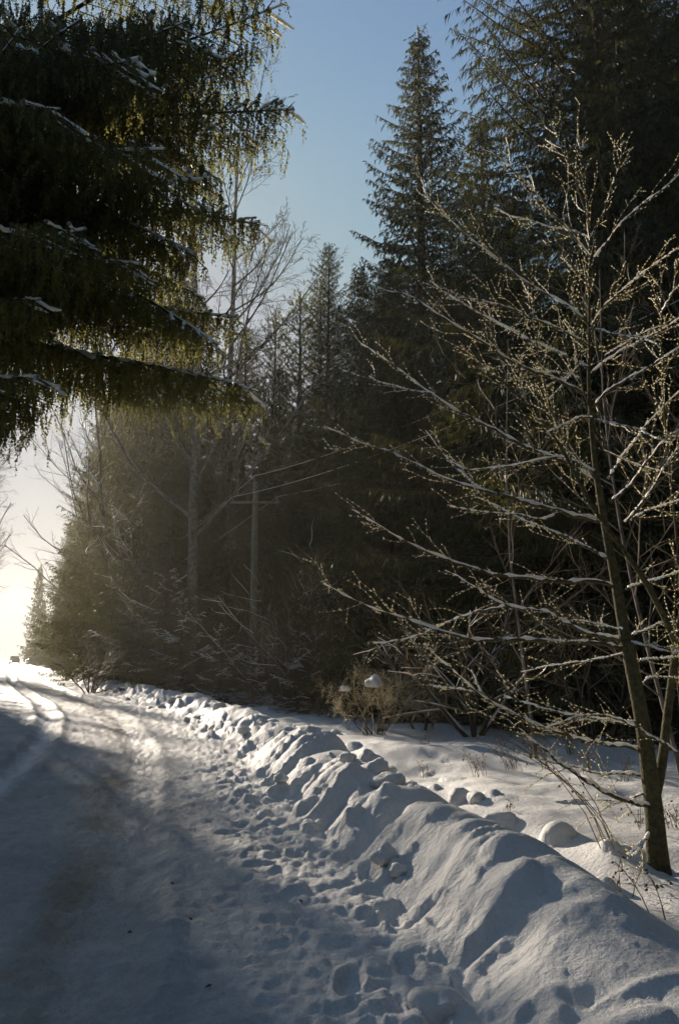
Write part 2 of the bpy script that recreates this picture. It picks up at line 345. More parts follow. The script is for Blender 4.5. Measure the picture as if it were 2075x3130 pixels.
M['dark_twig'] = mat('dark_twig', (0.085, 0.062, 0.045), 0.7, 0.2)
M['bush_twig'] = mat('bush_twig', (0.27, 0.20, 0.11), 0.5, 0.4)
M['bright_twig'] = mat('sunlit_twig', (0.46, 0.36, 0.20), 0.5, 0.4)  # paler copy of the bush twig, sunlight put into its colour
M['weed'] = mat('dry_weed', (0.20, 0.135, 0.07), 0.8, 0.1)
def needle_mat(name, c1, c2, tr, trf=0.35):
    m = bpy.data.materials.new(name); m.use_nodes = True; nt = m.node_tree; nt.nodes.clear()
    out = nd(m, 'ShaderNodeOutputMaterial'); d = nd(m, 'ShaderNodeBsdfPrincipled'); t = nd(m, 'ShaderNodeBsdfTranslucent'); mx = nd(m, 'ShaderNodeMixShader')
    d.inputs['Roughness'].default_value = 0.5; d.inputs['Specular IOR Level'].default_value = 0.3
    lk(m, noise_ramp(m, 2.3, [(0.3, c1), (0.7, c2)], 5), d.inputs['Base Color'])
    t.inputs['Color'].default_value = (*tr, 1); mx.inputs[0].default_value = trf
    lk(m, d.outputs[0], mx.inputs[1]); lk(m, t.outputs[0], mx.inputs[2]); lk(m, mx.outputs[0], out.inputs['Surface'])
    return m
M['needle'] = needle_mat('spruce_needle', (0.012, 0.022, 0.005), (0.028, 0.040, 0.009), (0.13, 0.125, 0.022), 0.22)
M['needle_near'] = needle_mat('spruce_needle_lit', (0.045, 0.055, 0.015), (0.095, 0.10, 0.028), (0.40, 0.38, 0.12), 0.42)  # same needles lightened, the backlit glow put into the colour
M['pine'] = needle_mat('pine_needle', (0.04, 0.055, 0.025), (0.08, 0.095, 0.04), (0.2, 0.2, 0.07), 0.3)
M['pole'] = bark_mat('pole_wood', (0.22, 0.19, 0.14), (0.32, 0.27, 0.20), 9)
M['metal'] = mat('grey_metal', (0.3, 0.3, 0.3), 0.4, 0.5)
M['wire'] = mat('sunlit_wire', (0.75, 0.68, 0.58), 0.4, 0.6)  # pale colour stands in for sunlight along the wires
M['porcelain'] = mat('porcelain', (0.25, 0.2, 0.16), 0.25, 0.6)
M['car'] = mat('car_paint', (0.035, 0.028, 0.026), 0.3, 0.5)
M['glass'] = mat('car_glass', (0.02, 0.025, 0.03), 0.08, 0.6)
M['tyre'] = mat('tyre', (0.02, 0.02, 0.02), 0.8, 0.2)
M['lamp'] = mat('lamp_glass', (0.85, 0.83, 0.78), 0.1, 0.8)
M['lamp'].node_tree.nodes['Principled BSDF'].inputs['Emission Color'].default_value = (1, 0.93, 0.8, 1)
M['lamp'].node_tree.nodes['Principled BSDF'].inputs['Emission Strength'].default_value = 3.0

# ------------------------------------------------------------------ ground pieces
wob = 0.0
piece_road = ground_piece('road', (fd > ROAD_L) & (fd < BANK_IN), M['road'])
ground_piece('snowbank', (fd >= BANK_IN) & (fd < BANK_OUT), M['bank'])
ground_piece('snowbank', (fd <= ROAD_L) & (fd > ROAD_L - 1.7), M['bank'])
ground_piece('snow_ground', (fd >= BANK_OUT) | (fd <= ROAD_L - 1.7), M['snow'])
me = piece_road.data
q = quads[(fd > ROAD_L) & (fd < BANK_IN)]; used = np.unique(q)
for nm, arr in (('across', GD), ('along', GS)):
    at_ = me.attributes.new(nm, 'FLOAT', 'POINT'); at_.data.foreach_set('value', arr.ravel()[used].astype(np.float32))

# loose snow clods thrown up along the bank
def clod(rs, r):
    import bmesh
    bm = bmesh.new(); bmesh.ops.create_icosphere(bm, subdivisions=3, radius=1)
    o1 = rs.uniform(0, 50, 3)
    for v in bm.verts:
        n = mnoise.noise(Vector(v.co*1.3) + Vector(o1))*0.42 + mnoise.noise(Vector(v.co*3.4) + Vector(o1))*0.12
        v.co *= 1 + n
        if v.co.z < -0.45: v.co.z = -0.45 + (v.co.z + 0.45)*0.3
    me = bpy.data.meshes.new('snow_clod'); bm.to_mesh(me); bm.free(); me.materials.append(M['bank'])
    me.polygons.foreach_set('use_smooth', np.ones(len(me.polygons), dtype=bool)); return me
rs = np.random.default_rng(4)
CLODS = [clod(rs, 1) for _ in range(6)]
def ground_px(u, v, z=0.0):
    dv = 512 - v; X, Y, Z = u - 339, FOC*CP - dv*SP, FOC*SP + dv*CP; t = (z - EYE)/Z; return X*t, Y*t
clod_specs = [  # pixel, height of the spot, radius, label
    (462, 778, 0.30, 0.17, 'large rounded snow clod on the back of the bank left of the alder'),
    (476, 790, 0.22, 0.11, 'smaller snow clod leaning against the large rounded clod'),
    (369, 758, 0.45, 0.15, 'pale rounded snow clod on the crest below the snow-lumped bush'),
    (300, 733, 0.12, 0.14, 'lone snow clod on the road side of the bank in the sunlit stretch'),
    (219, 719, 0.08, 0.19, 'squarish snow clod at the foot of the sunlit bank'),
    (262, 738, 0.08, 0.12, 'small snow clod beside the trodden strip at mid distance'),
    (377, 804, 0.10, 0.13, 'round shaded snow clod where the trodden strip meets the near bank'),
    (346, 800, 0.02, 0.10, 'low snow clod lying loose on the trodden strip'),
    (384, 868, 0.10, 0.10, 'pair-sized snow clod at the foot of the broad near mound'),
    (398, 880, 0.08, 0.07, 'fist-sized snow clod beside the foot of the near mound'),
    (436, 998, 0.05, 0.13, 'round snow clod in the lower right, at the bank foot nearest the viewer'),
    (388, 774, 0.45, 0.16, 'angular snow clod crowning the bank beside the bush'),
    (334, 716, 0.45, 0.14, 'snow clod on the crest in front of the bush stems'),
]
for i, (u, v, z, r, lab) in enumerate(clod_specs):
    x, y = ground_px(u, v, z)
    o = bpy.data.objects.new('snow_clod', CLODS[i % 6]); COL.objects.link(o)
    o.location = (x, y, hgt(x, y) + r*0.05); o.scale = (r, r*0.9, r*0.75); o.rotation_euler = (0, 0, i*1.7)
    tag(o, lab, 'snow clod', 'snow clods along the bank')
for i in range(34):
    s = rs.uniform(8, 42); d = rs.choice([-1.15, -0.7, -0.5, 0.5, 0.9]) + rs.normal(0, 0.12)
    k = np.searchsorted(CL - S0, s); T = CREST[k] - CREST[k-1]; T = T/np.linalg.norm(T)
    x, y = CREST[k] + np.array([T[1], -T[0]])*d; r = rs.uniform(0.05, 0.13)
    o = bpy.data.objects.new('snow_clod', CLODS[i % 6]); COL.objects.link(o)
    o.location = (x, y, hgt(x, y) + r*0.2); o.scale = (r, r, r*0.75); o.rotation_euler = (0, 0, i*2.1)
    tag(o, 'small loose snow clod among many on the ridged snowbank', 'snow clod', 'small snow clods scattered on the snowbank')

# ------------------------------------------------------------------ conifers
def spruce_parts(seed, H, R, z0=0.3, step=0.45, per=6, sec_n=8, samp=0.10, tl=(0.10, 0.26), tw=0.03, droop=0.35, shape=0.85, snow=0.12, pine=False, crossed=False, gaps=0.0, thickwood=False):
    rs = np.random.default_rng(seed); boughs = []; secs = []; wid = []; base = []; dirs = []; caps = []
    z = z0; ph = rs.uniform(0, 6)
    while z < H - 0.35:
        f = (z - z0)/(H - z0); L0 = R*((1 - f)**shape) + 0.12
        if z < 0.12*H: L0 *= 0.8
        npb = max(3, int(round(per*(0.55 + 0.45*(1 - f)))))
        for j in range(npb):
            if rs.random() < gaps: continue
            L = L0*rs.uniform(0.55, 1.2); az = ph + j*2*math.pi/npb + rs.normal(0, 0.22)
            up0 = (0.75*f**1.6 - droop*(1 - f)) if not pine else 0.35 + 0.5*f
            up1 = 0.22 + 0.1*rs.random()
            k = 7; t = np.linspace(0, 1, k); o = np.array([math.cos(az), math.sin(az)])
            sw = rs.normal(0, 0.06); o2 = np.array([-o[1], o[0]])
            xy = (t*L)[:, None]*o + (sw*L*t**2)[:, None]*o2
            zz = z + rs.uniform(-0.12, 0.12) + L*(up0*t + up1*t**2.4*(1 if f < .8 else .3))
            P = np.column_stack([xy, zz]); boughs.append((P, np.linspace(0.010 + 0.011*L, 0.004, k)))
            hassnow = rs.random() < snow
            if hassnow: caps.append((P[2:], np.linspace(0.03, 0.022, k-2)))
            ns = max(3, int(sec_n*L/R*1.25)) if L > 0.5 else 3
            ts = np.linspace(0.15, 0.97, ns)
            lines = [P]
            for q, tt in enumerate(ts):
                b = np.array([np.interp(tt, t, P[:, c]) for c in range(3)])
                for sgn in (-1, 1):
                    l2 = (0.42*L*(1 - tt)**0.7 + 0.10)*rs.uniform(0.7, 1.2); l2 = min(l2, 1.25)
                    a2 = az + sgn*rs.uniform(0.75, 1.15); u = np.linspace(0, 1, 3)
                    S = b + np.column_stack([np.cos(a2)*l2*u, np.sin(a2)*l2*u, (-0.28 if not pine else 0.25)*l2*u**1.5 + 0.06*l2*u + rs.normal(0, .03)])
                    secs.append((S, np.array([0.006, 0.005, 0.002]))); lines.append(S)
                    if hassnow and thickwood and rs.random() < 0.6: caps.append((S, np.array([0.02, 0.024, 0.01])))
            for S in lines:
                ln = np.linalg.norm(S[-1] - S[0]); m = max(2, int(ln/samp)); u = np.sort(rs.uniform(0.08, 1.0, m)); g = np.linspace(0, 1, len(S))
                B = np.column_stack([np.interp(u, g, S[:, c]) for c in range(3)]); Dm = (S[-1] - S[0])/max(ln, 1e-6); wid.append(np.repeat(Dm[None], m, 0))
                dn = rs.uniform(0.5, 1.5, (m, 1)) if not pine else -rs.uniform(0.3, 1.1, (m, 1))
                Dr = Dm*rs.uniform(0.2, 0.8, (m, 1)) + np.array([0, 0, -1.0])*dn + rs.normal(0, 0.28, (m, 3))
                base.append(B); dirs.append(norm(Dr))
        z += step*rs.uniform(0.8, 1.2)*(0.6 + 0.4*(1 - f)); ph += 0.9
    m = 26; B = np.column_stack([np.zeros(m), np.zeros(m), np.linspace(H - 0.9, H, m)]); a = rs.uniform(0, 6.28, m)
    Dr = norm(np.column_stack([np.cos(a), np.sin(a), rs.uniform(0.8, 2.0, m)])); base.append(B); dirs.append(Dr); wid.append(norm(np.cross(Dr, [0, 0, 1.0])))
    B = np.concatenate(base); D = np.concatenate(dirs); n = len(B)
    Lt = rs.uniform(tl[0], tl[1], (n, 1)); W = norm(np.concatenate(wid)*1.0 + rs.normal(0, 0.4, (n, 3)))
    bag = Bag()
    for rep in range(2 if crossed else 1):
        if rep: W = np.cross(D, W)
        w = tw*rs.uniform(0.6, 1.3, (n, 1))
        V = np.stack([B - W*w*0.5, B + D*Lt, B + W*w*0.5 + D*Lt*0.15], 1)
        bag.add(V, T=np.arange(3*n).reshape(n, 3))
    wood = Bag(); tubes(wood, [(p_[[0, 2, 4, 6]], r_[[0, 2, 4, 6]]) for p_, r_ in boughs], 3)
    if thickwood: tubes(wood, secs, 3)
    cap = Bag()
    if caps: tubes(cap, caps, 6, snow=True, rs=rs)
    tr = Bag(); t = np.linspace(0, 1, 14)
    rad = 0.011*H + 0.03
    tubes(tr, [(np.column_stack([0.05*np.sin(t*5 + seed), 0.05*np.cos(t*4), t*H - 0.3*(1 - t)]), rad*(1 - t)**0.8*(1 + 0.4*np.exp(-t*30)) + 0.01)], 10)
    return bag, wood, cap, tr
PROTO = {}
def conifer_proto(key, needle='needle', **kw):
    kw.setdefault('snow', 0.0); bag, wood, cap, tr = spruce_parts(**kw)
    root = empty('spruce_tree' if not kw.get('pine') else 'pine_tree', (0, 0, 0))
    tr.obj('trunk', M['spruce_bark'], root, True)
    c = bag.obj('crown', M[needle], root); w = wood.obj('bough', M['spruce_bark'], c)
    w['kind'] = 'stuff'; c['kind'] = 'stuff'
    if cap.n: s_ = cap.obj('snow_cover', M['cap'], c, True); s_['kind'] = 'stuff'
    PROTO[key] = (root, kw['H'], kw['R'], False)
def conifer(key, x, y, H=None, Rs=1.0, label='', group=None, rz=None, cat='tree'):
    root, h0, r0, used_ = PROTO[key]
    o = root if not used_ else copy_tree(root)
    PROTO[key] = (root, h0, r0, True)
    s = (H or h0)/h0
    o.location = (x, y, hgt(x, y) - 0.05); o.scale = (s*Rs, s*Rs, s); o.rotation_euler = (0, 0, rz if rz is not None else (x*3.7 + y*1.3) % 6.28)
    tag(o, label, cat, group); return o
conifer_proto('tall_a', seed=11, H=22, R=4.5, per=10, sec_n=13, samp=0.038, tl=(0.08, 0.22), tw=0.054, step=0.4, droop=0.42, gaps=0.03)
conifer_proto('tall_b', seed=12, H=24, R=4.7, per=10, sec_n=13, samp=0.028, tl=(0.08, 0.22), tw=0.028, step=0.4, droop=0.5, shape=0.7)
conifer_proto('tall_c', seed=13, H=20, R=4.0, per=10, sec_n=13, samp=0.038, tl=(0.08, 0.22), tw=0.050, step=0.4, droop=0.3)
conifer_proto('young', seed=14, H=6, R=1.7, z0=0.1, step=0.26, per=7, sec_n=8, samp=0.06, tl=(0.07, 0.17), tw=0.028, droop=0.15, snow=0.16, thickwood=True)
conifer_proto('pine', needle='pine', seed=15, H=19, R=2.6, z0=6, step=0.6, per=5, sec_n=6, samp=0.07, tl=(0.12, 0.28), tw=0.075, pine=True, droop=0, shape=0.5)
conifer_proto('far', seed=16, H=20, R=3.2, step=0.6, per=6, sec_n=6, samp=0.15, tl=(0.3, 0.7), tw=0.17, droop=0.35, snow=0.0)

G1 = 'spruces in the dense wood right of the road'
def px_u(u, y): return (u - 339)/(FOC*CP)*y         # rough x for a foot at horizon level
# the dense wall on the right
wall = [
    ('tall_a', 2.75, 24.2, 23.0, 1.0, 'tall pointed spruce standing alone against the blue sky'),
    ('tall_b', 6.4, 17.4, 29.0, 1.05, 'tallest dark spruce whose ragged left boughs cross the sky at the top'),
    ('tall_c', 10.2, 16.0, 27.0, 1.15, 'black-shaded spruce filling the upper right corner behind the alder'),
    ('tall_b', 13.6, 18.5, 27.0, 1.1, 'spruce at the right edge behind the alder crown'),
    ('tall_a', 9.0, 21.5, 26.0, 1.1, 'spruce glimpsed behind the two dark spruces of the upper right'),
    ('tall_c', 5.2, 26.5, 21.5, 1.1, 'spruce right behind the pointed spruce, filling its right flank'),
    ('tall_c', 1.5, 21.4, 12.5, 1.2, 'shorter sun-fringed spruce left of the pointed spruce foot'),
    ('tall_b', 4.4, 18.7, 13.5, 1.35, 'broad low spruce directly behind the middle of the alder branches'),
    ('tall_a', 7.6, 15.9, 13.0, 1.4, 'broad dark spruce behind the alder trunk, boughs down to the snow'),
    ('tall_c', 11.0, 14.2, 12.0, 1.4, 'low dark spruce at the right edge behind the alder stems'),
    ('tall_b', -0.5, 32.5, 19.6, 0.8, 'narrow spruce top left of the pointed spruce'),
    ('tall_a', 0.8, 28.5, 16.5, 1.1, 'mid-height spruce between the narrow top and the pointed spruce'),
    ('tall_c', -1.2, 28.6, 10.0, 1.1, 'olive-green spruce right of the utility pole'),
    ('tall_b', -5.0, 40.0, 19.0, 1.15, 'spruce behind the utility pole'),
    ('tall_a', -2.9, 37.0, 15.5, 1.2, 'spruce behind and right of the utility pole'),
    ('tall_c', -7.0, 37.5, 19.5, 1.15, 'spruce left of the utility pole beside the birch trunk'),
    ('tall_b', -9.2, 42.5, 24.5, 1.15, 'tall spruce just left of the birch trunk'),
    ('tall_a', -12.0, 47.5, 23.0, 1.05, 'broad spruce in the middle of the hazy left group'),
    ('tall_c', -15.6, 55.0, 24.0, 1.1, 'hazy spruce rising behind the bare-branched tree'),
    ('tall_b', -19.4, 64.0, 22.5, 1.05, 'hazy spruce with downswept boughs at the left side of the group'),
    ('tall_a', -24.3, 76.0, 21.5, 0.95, 'leftmost spruce of the hazy group, boughs against white sky'),
    ('tall_b', -32.3, 95.0, 18.0, 1.0, 'low hazy spruce before the lone pointed far spruce'),
    ('tall_b', 17.5, 21.5, 26.0, 1.1, 'spruce beyond the right edge of the alder'),
    ('tall_a', 16.0, 15.0, 16.0, 1.3, 'low spruce beyond the right frame edge'),
    ('tall_a', 12.5, 25.5, 25.0, 1.2, 'inner spruce of the wood seen only through gaps on the right'),
    ('tall_b', 2.2, 33.0, 19.0, 1.2, 'inner spruce of the wood behind the pointed spruce'),
    ('tall_b', 21, 16, 24.0, 1.2, 'outermost spruce of the wood on the right'),
]
for k, x, y, H, Rs, lab in wall: conifer(k, x, y, H, Rs, lab, G1)
G1b = 'pines behind the bare birch'
for x, y, H, lab in [(-1.9, 35.5, 18.6, 'pine with upward tufts left of the narrow spruce top'), (-3.3, 38.5, 19.0, 'small-topped pine behind the birch branches'), (-1.0, 38, 20.5, 'pine top touching the narrow spruce top')]:
    conifer('pine', x, y, H, 1.0, lab, G1b)
G2 = 'young spruces at the edge of the wood'
for x, y, H, Rs, lab in [(-4.0, 27.5, 3.0, 1.2, 'young snow-dusted spruce below the birch trunk'), (-2.7, 25.3, 2.1, 1.3, 'small bluish young spruce behind the sunlit bank'),
                         (-6.3, 32.5, 4.5, 1.2, 'young spruce at the dark foot of the left group'), (-7.4, 34.5, 6.0, 1.4, 'young spruce left of the birch foot'),
                         (-1.2, 23.2, 2.6, 1.3, 'young spruce behind the multi-stemmed willow'), (6.2, 13.4, 2.6, 1.4, 'young spruce with boughs brushing the shaded snow'),
                         (-10.6, 40.5, 6.5, 1.3, 'young spruce beside the sunlit twiggy bank'), (-15.6, 56.0, 5.5, 1.3, 'young spruce under the hazy left group'), (9.2, 12.6, 2.2, 1.5, 'low young spruce behind the alder stems')]:
    conifer('young', x, y, H, Rs, lab, G2)
G3 = 'far spruces along the road'
far = [(-46.6, 124, 15.5, 1.0, 'lone pointed far spruce with a sky-lit fretted top'), (-41, 116, 8, 1.2, 'low far spruce right of the lone pointed one'),
       (-49.5, 134, 11, 1.1, 'far spruce just behind the lone pointed one'), (-60, 168, 9, 1.0, 'far spruce near the parked car'), (-66, 190, 12, 1, 'farthest spruce on the right verge'),
       (-79, 172, 11, 1.1, 'dark far spruce at the left picture edge'), (-69, 150, 5, 1.3, 'low far spruce left of the car'), (-64.5, 141, 3.5, 1.4, 'shrubby far spruce at the left edge above the verge')]
for x, y, H, Rs, lab in far: conifer('far', x, y, H, Rs, lab, G3)
# the trees across the road, left of the frame: they shade the road
G4 = 'spruces on the left verge that shade the road'
rs = np.random.default_rng(9)
left = [(-18.0, 30), (-20.1, 36), (-22.6, 41), (-25.2, 46), (-27.9, 51), (-30.7, 56.5), (-33.4, 61.5), (-14.5, 24), (-18, 28), (-34.3, 66.5), (-12, 17), (-36, 78), (-24, 40), (-14, 11), (-29, 52), (-10.5, 4), (-12, -4), (-35, 66)]
for i, (x, y) in enumerate(left):
    conifer(['tall_c', 'tall_a', 'tall_b'][i % 3], x, y, 18.5 + rs.uniform(0, 4.5), 0.72, 'tall spruce beyond the left picture edge, shading the road', G4)

G5 = 'spruces of the wood behind the viewer'
for i, (x, y) in enumerate([(6.5, 3), (7, -3), (6, -9), (9.5, 7), (10, 0), (7.5, -15), (11, -7), (6, -22), (-11, -11), (-10, -18), (-12, -26), (3, -30), (-3, -36), (-8, -34), (13, 9), (-14, -1), (-15, 4), (11, -20)]):
    conifer(['tall_b', 'tall_c', 'tall_a'][i % 3], x, y, 19 + rs.uniform(0, 7), 0.95, 'tall spruce of the same wood, outside the picture beside the road', G5)

# ------------------------------------------------------------------ the big roadside spruce whose boughs hang into the picture
def near_twigs(rs, bag, B, D, Lt):
    """drooping needle twigs: bent shoots with needles standing off as narrow spikes"""
    n = len(B); K = 4
    t = np.linspace(0.05, 1, K)
    down = np.array([0, 0, -1.0])
    D2 = norm(D*0.5 + down*0.9 + rs.normal(0, 0.12, (n, 3)))
    pts = B[:, None] + D[:, None]*(Lt[:, None]*t[None, :, None]*0.5) + D2[:, None]*(Lt[:, None]*(t[None, :, None]**1.4)*0.55)
    tan = norm(np.gradient(pts, axis=1))
    for side in range(2):
        r = rs.normal(0, 1, (n, K, 3)); o = norm(np.cross(tan, r)); ln = 0.028*rs.uniform(0.7, 1.3, (n, K, 1))*(1.1 - 0.5*t)[None, :, None]
        tip = pts + o*ln + tan*ln*0.9; seg = (Lt[:, None]/K)*0.55
        a = pts - tan*seg; b = pts + tan*seg
        V = np.stack([a, b, tip], 2).reshape(-1, 3); bag.add(V, T=np.arange(len(V)).reshape(-1, 3))
def bough(root, rs, start, tip, snowy=0.7, sec=0.95, name='bough', sag=0.35):
    start = np.array(start, float); tip = np.array(tip, float); L = np.linalg.norm(tip - start)
    k = 12; t = np.linspace(0, 1, k)
    side = norm(np.cross(tip - start, [0, 0, 1.0]))
    P = start + (tip - start)*t[:, None]; P[:, 2] += rs.uniform(-0.03, 0.15)*L*np.sin(math.pi*t**rs.uniform(0.9, 1.5)); P[:, 2] += 0.05*np.sin(t*9 + rs.uniform(0, 6))*t*(1 - t)*4; P += side*(rs.uniform(0.1, 0.35)*np.sin(t*4 + rs.uniform(0, 6))*(1 - t))[:, None]
    P[:, 2] += np.linspace(0.0, 1, k)*0
    lines = [(P, np.linspace(0.012 + 0.007*L, 0.006, k))]; S_all = [P]; caps = [(P[7:], np.linspace(0.012, 0.028, k - 7)*snowy)]
    ts = np.arange(0.12, 0.985, 0.16/L*1.2)
    for q, tt in enumerate(ts):
        b = np.array([np.interp(tt, t, P[:, c]) for c in range(3)]); Tn = norm(P[min(int(tt*k) + 1, k-1)] - P[min(int(tt*k), k-2)])
        for sg in (-1, 1):
            l2 = (0.36*L*(1 - tt)**0.75 + 0.22)*rs.uniform(0.65, 1.15)*sec; l2 = min(l2, 1.5)
            dirv = norm(Tn*rs.uniform(0.55, 0.95) + side*sg*0.85); u = np.linspace(0, 1, 6)
            S = b + dirv*(l2*u)[:, None]; S[:, 2] += -0.30*l2*u**1.6 + 0.10*l2*u**4; S += rs.normal(0, 0.010, S.shape)*u[:, None]
            lines.append((S, np.linspace(0.009, 0.004, 6))); S_all.append(S)
            if rs.random() < snowy*(0.16 + 0.7*tt**4): caps.append((S, np.linspace(0.020, 0.022, 6)*rs.uniform(0.7, 1.2)))
            if l2 > 0.5:
                for w_ in (0.35, 0.6, 0.8):
                    b3 = S[int(w_*5)]; l3 = l2*0.35*rs.uniform(0.6, 1.2); d3 = norm(dirv + side*rs.choice([-1, 1])*0.9)
                    S3 = b3 + d3*(l3*np.linspace(0, 1, 4))[:, None]; S3[:, 2] -= 0.3*l3*np.linspace(0, 1, 4)**1.5
                    lines.append((S3, np.linspace(0.005, 0.003, 4))); S_all.append(S3)
    hang = []
    for S in S_all:
        ln = np.linalg.norm(S[-1] - S[0]); g = np.linspace(0, 1, len(S))
        for u_ in np.arange(rs.uniform(0.02, 0.12), 0.97, 0.205/max(ln, 0.2)):
            b0 = np.array([np.interp(u_, g, S[:, c]) for c in range(3)]); hl = 0.08 + 0.55*rs.random()**2.4*min(1, 0.35 + 0.5*L*0.3)
            dv_ = rs.normal(0, 0.24, 2); tt_ = np.linspace(0, 1, 4)
            hang.append(b0 + np.column_stack([dv_[0]*hl*tt_ + 0.05*np.sin(tt_*3 + u_*9)*hl, dv_[1]*hl*tt_, -hl*tt_]))
    lines += [(h_, np.array([0.004, 0.0035, 0.003, 0.002])) for h_ in hang[::2]]
    nS = len(S_all); S_all = S_all + hang
    ob = empty(name, (0, 0, 0)); ob.parent = root
    B = []; D = []
    for S in S_all:
        ln = np.linalg.norm(S[-1] - S[0]); m = max(3, int(ln/0.075)); u = rs.uniform(0.03, 1, m); g = np.linspace(0, 1, len(S))
        B.append(np.column_stack([np.interp(u, g, S[:, c]) for c in range(3)]))
        Dm = norm(S[-1] - S[0]); D.append(norm(Dm*rs.uniform(0.1, 0.7, (m, 1)) + np.array([0, 0, -1.0])*rs.uniform(0.5, 1.8, (m, 1)) + rs.normal(0, 0.25, (m, 3))))
    B = np.concatenate(B); D = np.concatenate(D); Lt = 0.07 + 0.13*rs.uniform(0, 1, (len(B), 1))**1.5
    bag = Bag(); near_twigs(rs, bag, B, D, Lt)
    wood = Bag(); tubes(wood, [l_ for l_ in lines if len(l_[0]) > 4], 5); tubes(wood, [l_ for l_ in lines if len(l_[0]) <= 4], 3); cap = Bag(); tubes(cap, caps, 7, snow=True, rs=rs)
    w = wood.obj(name, M['spruce_bark'], None, True)
    bpy.data.objects.remove(ob); w.parent = root
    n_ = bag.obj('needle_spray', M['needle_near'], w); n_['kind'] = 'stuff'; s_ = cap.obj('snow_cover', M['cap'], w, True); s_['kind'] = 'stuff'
    return w, len(B)
rs = np.random.default_rng(21)
big = empty('spruce_tree', (0, 0, 0))
tag(big, 'large roadside spruce, its snow-topped hanging boughs filling the upper left', 'tree')
TX, TY = -6.6, 11.0
tb = Bag(); t = np.linspace(0, 1, 16)
tubes(tb, [(np.column_stack([TX + 0*t, TY + 0*t, -0.2 + 22*t]), 0.30*(1 - t)**0.8*(1 + 0.4*np.exp(-t*25)) + 0.02)], 14)
tb.obj('trunk', M['spruce_bark'], big, True)
def rel(y): return y
near_boughs = [  # tip pixel (678 frame), distance ahead, snow
    (292, 110, 9.4, 0.9), (284, 4, 9.0, 0.5), (262, -40, 8.6, 0.5), (268, 226, 9.8, 0.95), (238, 318, 10.2, 0.95), (258, 392, 9.9, 0.95),
    (225, 60, 8.6, 0.8), (190, 20, 8.0, 0.6), (140, 60, 7.6, 0.8), (210, 180, 8.4, 0.8), (165, 150, 7.8, 0.8), (110, 150, 8.6, 0.8),
    (195, 255, 9.0, 0.8), (140, 265, 8.4, 0.8), (85, 230, 7.8, 0.8), (60, 110, 7.4, 0.7), (40, 300, 8.2, 0.8), 
    (205, 300, 10.8, 0.7), (38, 378, 8.6, 0.8), (80, 20, 7.6, 0.6), (20, 30, 7.2, 0.6), (235, 140, 10.6, 0.7), (175, 385, 11.0, 0.8), (225, 185, 10.6, 0.5),
    (250, -90, 9.6, 0.4), (180, -90, 8.8, 0.4), (20, 200, 9.0, 0.6), (245, 60, 9.8, 0.5), (8, 392, 8.8, 0.6), (218, 345, 9.2, 0.8),
]
tot = 0
for i, (u, v, y, sn) in enumerate(near_boughs):
    tip = np.array(at(u, v, y)); rise = rs.uniform(-0.7, 1.3)
    st = np.array([TX + rs.normal(0, .05), TY + rs.normal(0, .05), tip[2] + rise + 0.06*abs(tip[0] - TX)])
    b, n = bough(big, rs, st, tip, sn); tot += n
print('near twigs', tot)

# ------------------------------------------------------------------ bare broadleaf trees
def grow(rs, p, d, L, r, lev, spec, out, caps=None):
    s = spec[lev]; k = s.get('k', 7); P = [np.array(p, float)]; d = norm(np.array(d, float)); cur = d
    for i in range(k - 1):
        cur = norm(cur + rs.normal(0, s.get('wig', 0.1), 3) + np.array([0, 0, s.get('up', 0.0)])*(1 if s.get('up', 0) >= 0 else (i/k)*2))
        P.append(P[-1] + cur*L/(k - 1))
    P = np.array(P); R = np.linspace(max(r, s.get('rmin', 0)), max(r*s.get('tip', 0.35), 0.0012, s.get('rmin', 0)*0.7), k); out[lev].append((P, R))
    if lev + 1 < len(spec):
        c = spec[lev + 1]; n = c['n'] if not callable(c['n']) else c['n'](L); n = max(1, int(n*rs.uniform(0.8, 1.2)))
        for j in range(n):
            f = c.get('from', 0.15) + (1 - c.get('from', 0.15))*(j + rs.random()*0.8)/n; f = min(f, 0.99)
            i0 = min(int(f*(k - 1)), k - 2); fr = f*(k - 1) - i0
            b = P[i0]*(1 - fr) + P[i0+1]*fr; T = norm(P[i0+1] - P[i0]); sd = norm(np.cross(T, rs.normal(0, 1, 3)))
            if 'flat' in c: sd = norm(sd*np.array([1, 1, c['flat']]))
            a = c['ang']*rs.uniform(0.75, 1.25); dd = T*math.cos(a) + sd*math.sin(a)
            l = c['len']*L*(1 - 0.6*f)*rs.uniform(0.6, 1.25)
            grow(rs, b, dd, l, min(R[i0]*c['r'], R[i0]*0.8), lev + 1, spec, out)
def bare_tree(name, label, cat, x, y, seed, spec, H, r, lean=(0, 0), barkm='birch_bark', twigm='dark_twig', snow=False, group=None, limb_lev=1, sides=(9, 5, 3, 3, 3)):
    rs = np.random.default_rng(seed); out = [[] for _ in spec]
    z = hgt(x, y)
    grow(rs, (x, y, z - 0.15), (lean[0], lean[1], 1), H, r, 0, spec, out)
    root = empty(name, (x, y, z)); tag(root, label, cat, group)
    def part(nm, lines, sd, mt, par=root, sn=False):
        b = Bag(); tubes(b, lines, sd, snow=sn, rs=rs)
        V = np.concatenate(b.V) - np.array([x, y, z]); b.V = [V]
        return b.obj(nm, mt, par, True)
    tr = part('trunk', out[0], sides[0], M[barkm])
    for ln in out[1][:60]: part('branch', [ln], sides[1], M[barkm])
    if len(out) > 2:
        tw = [l for lv in out[2:] for l in lv]; o = part('twigs', tw, 3, M[twigm]); o['kind'] = 'stuff'
    if snow:
        L = out[1] + (out[2] if len(out) > 2 else []) + (out[3] if snow > 1 and len(out) > 3 else [])
        o = part('snow_cover', L, 5, M['cap'], sn=True); o['kind'] = 'stuff'
    return root
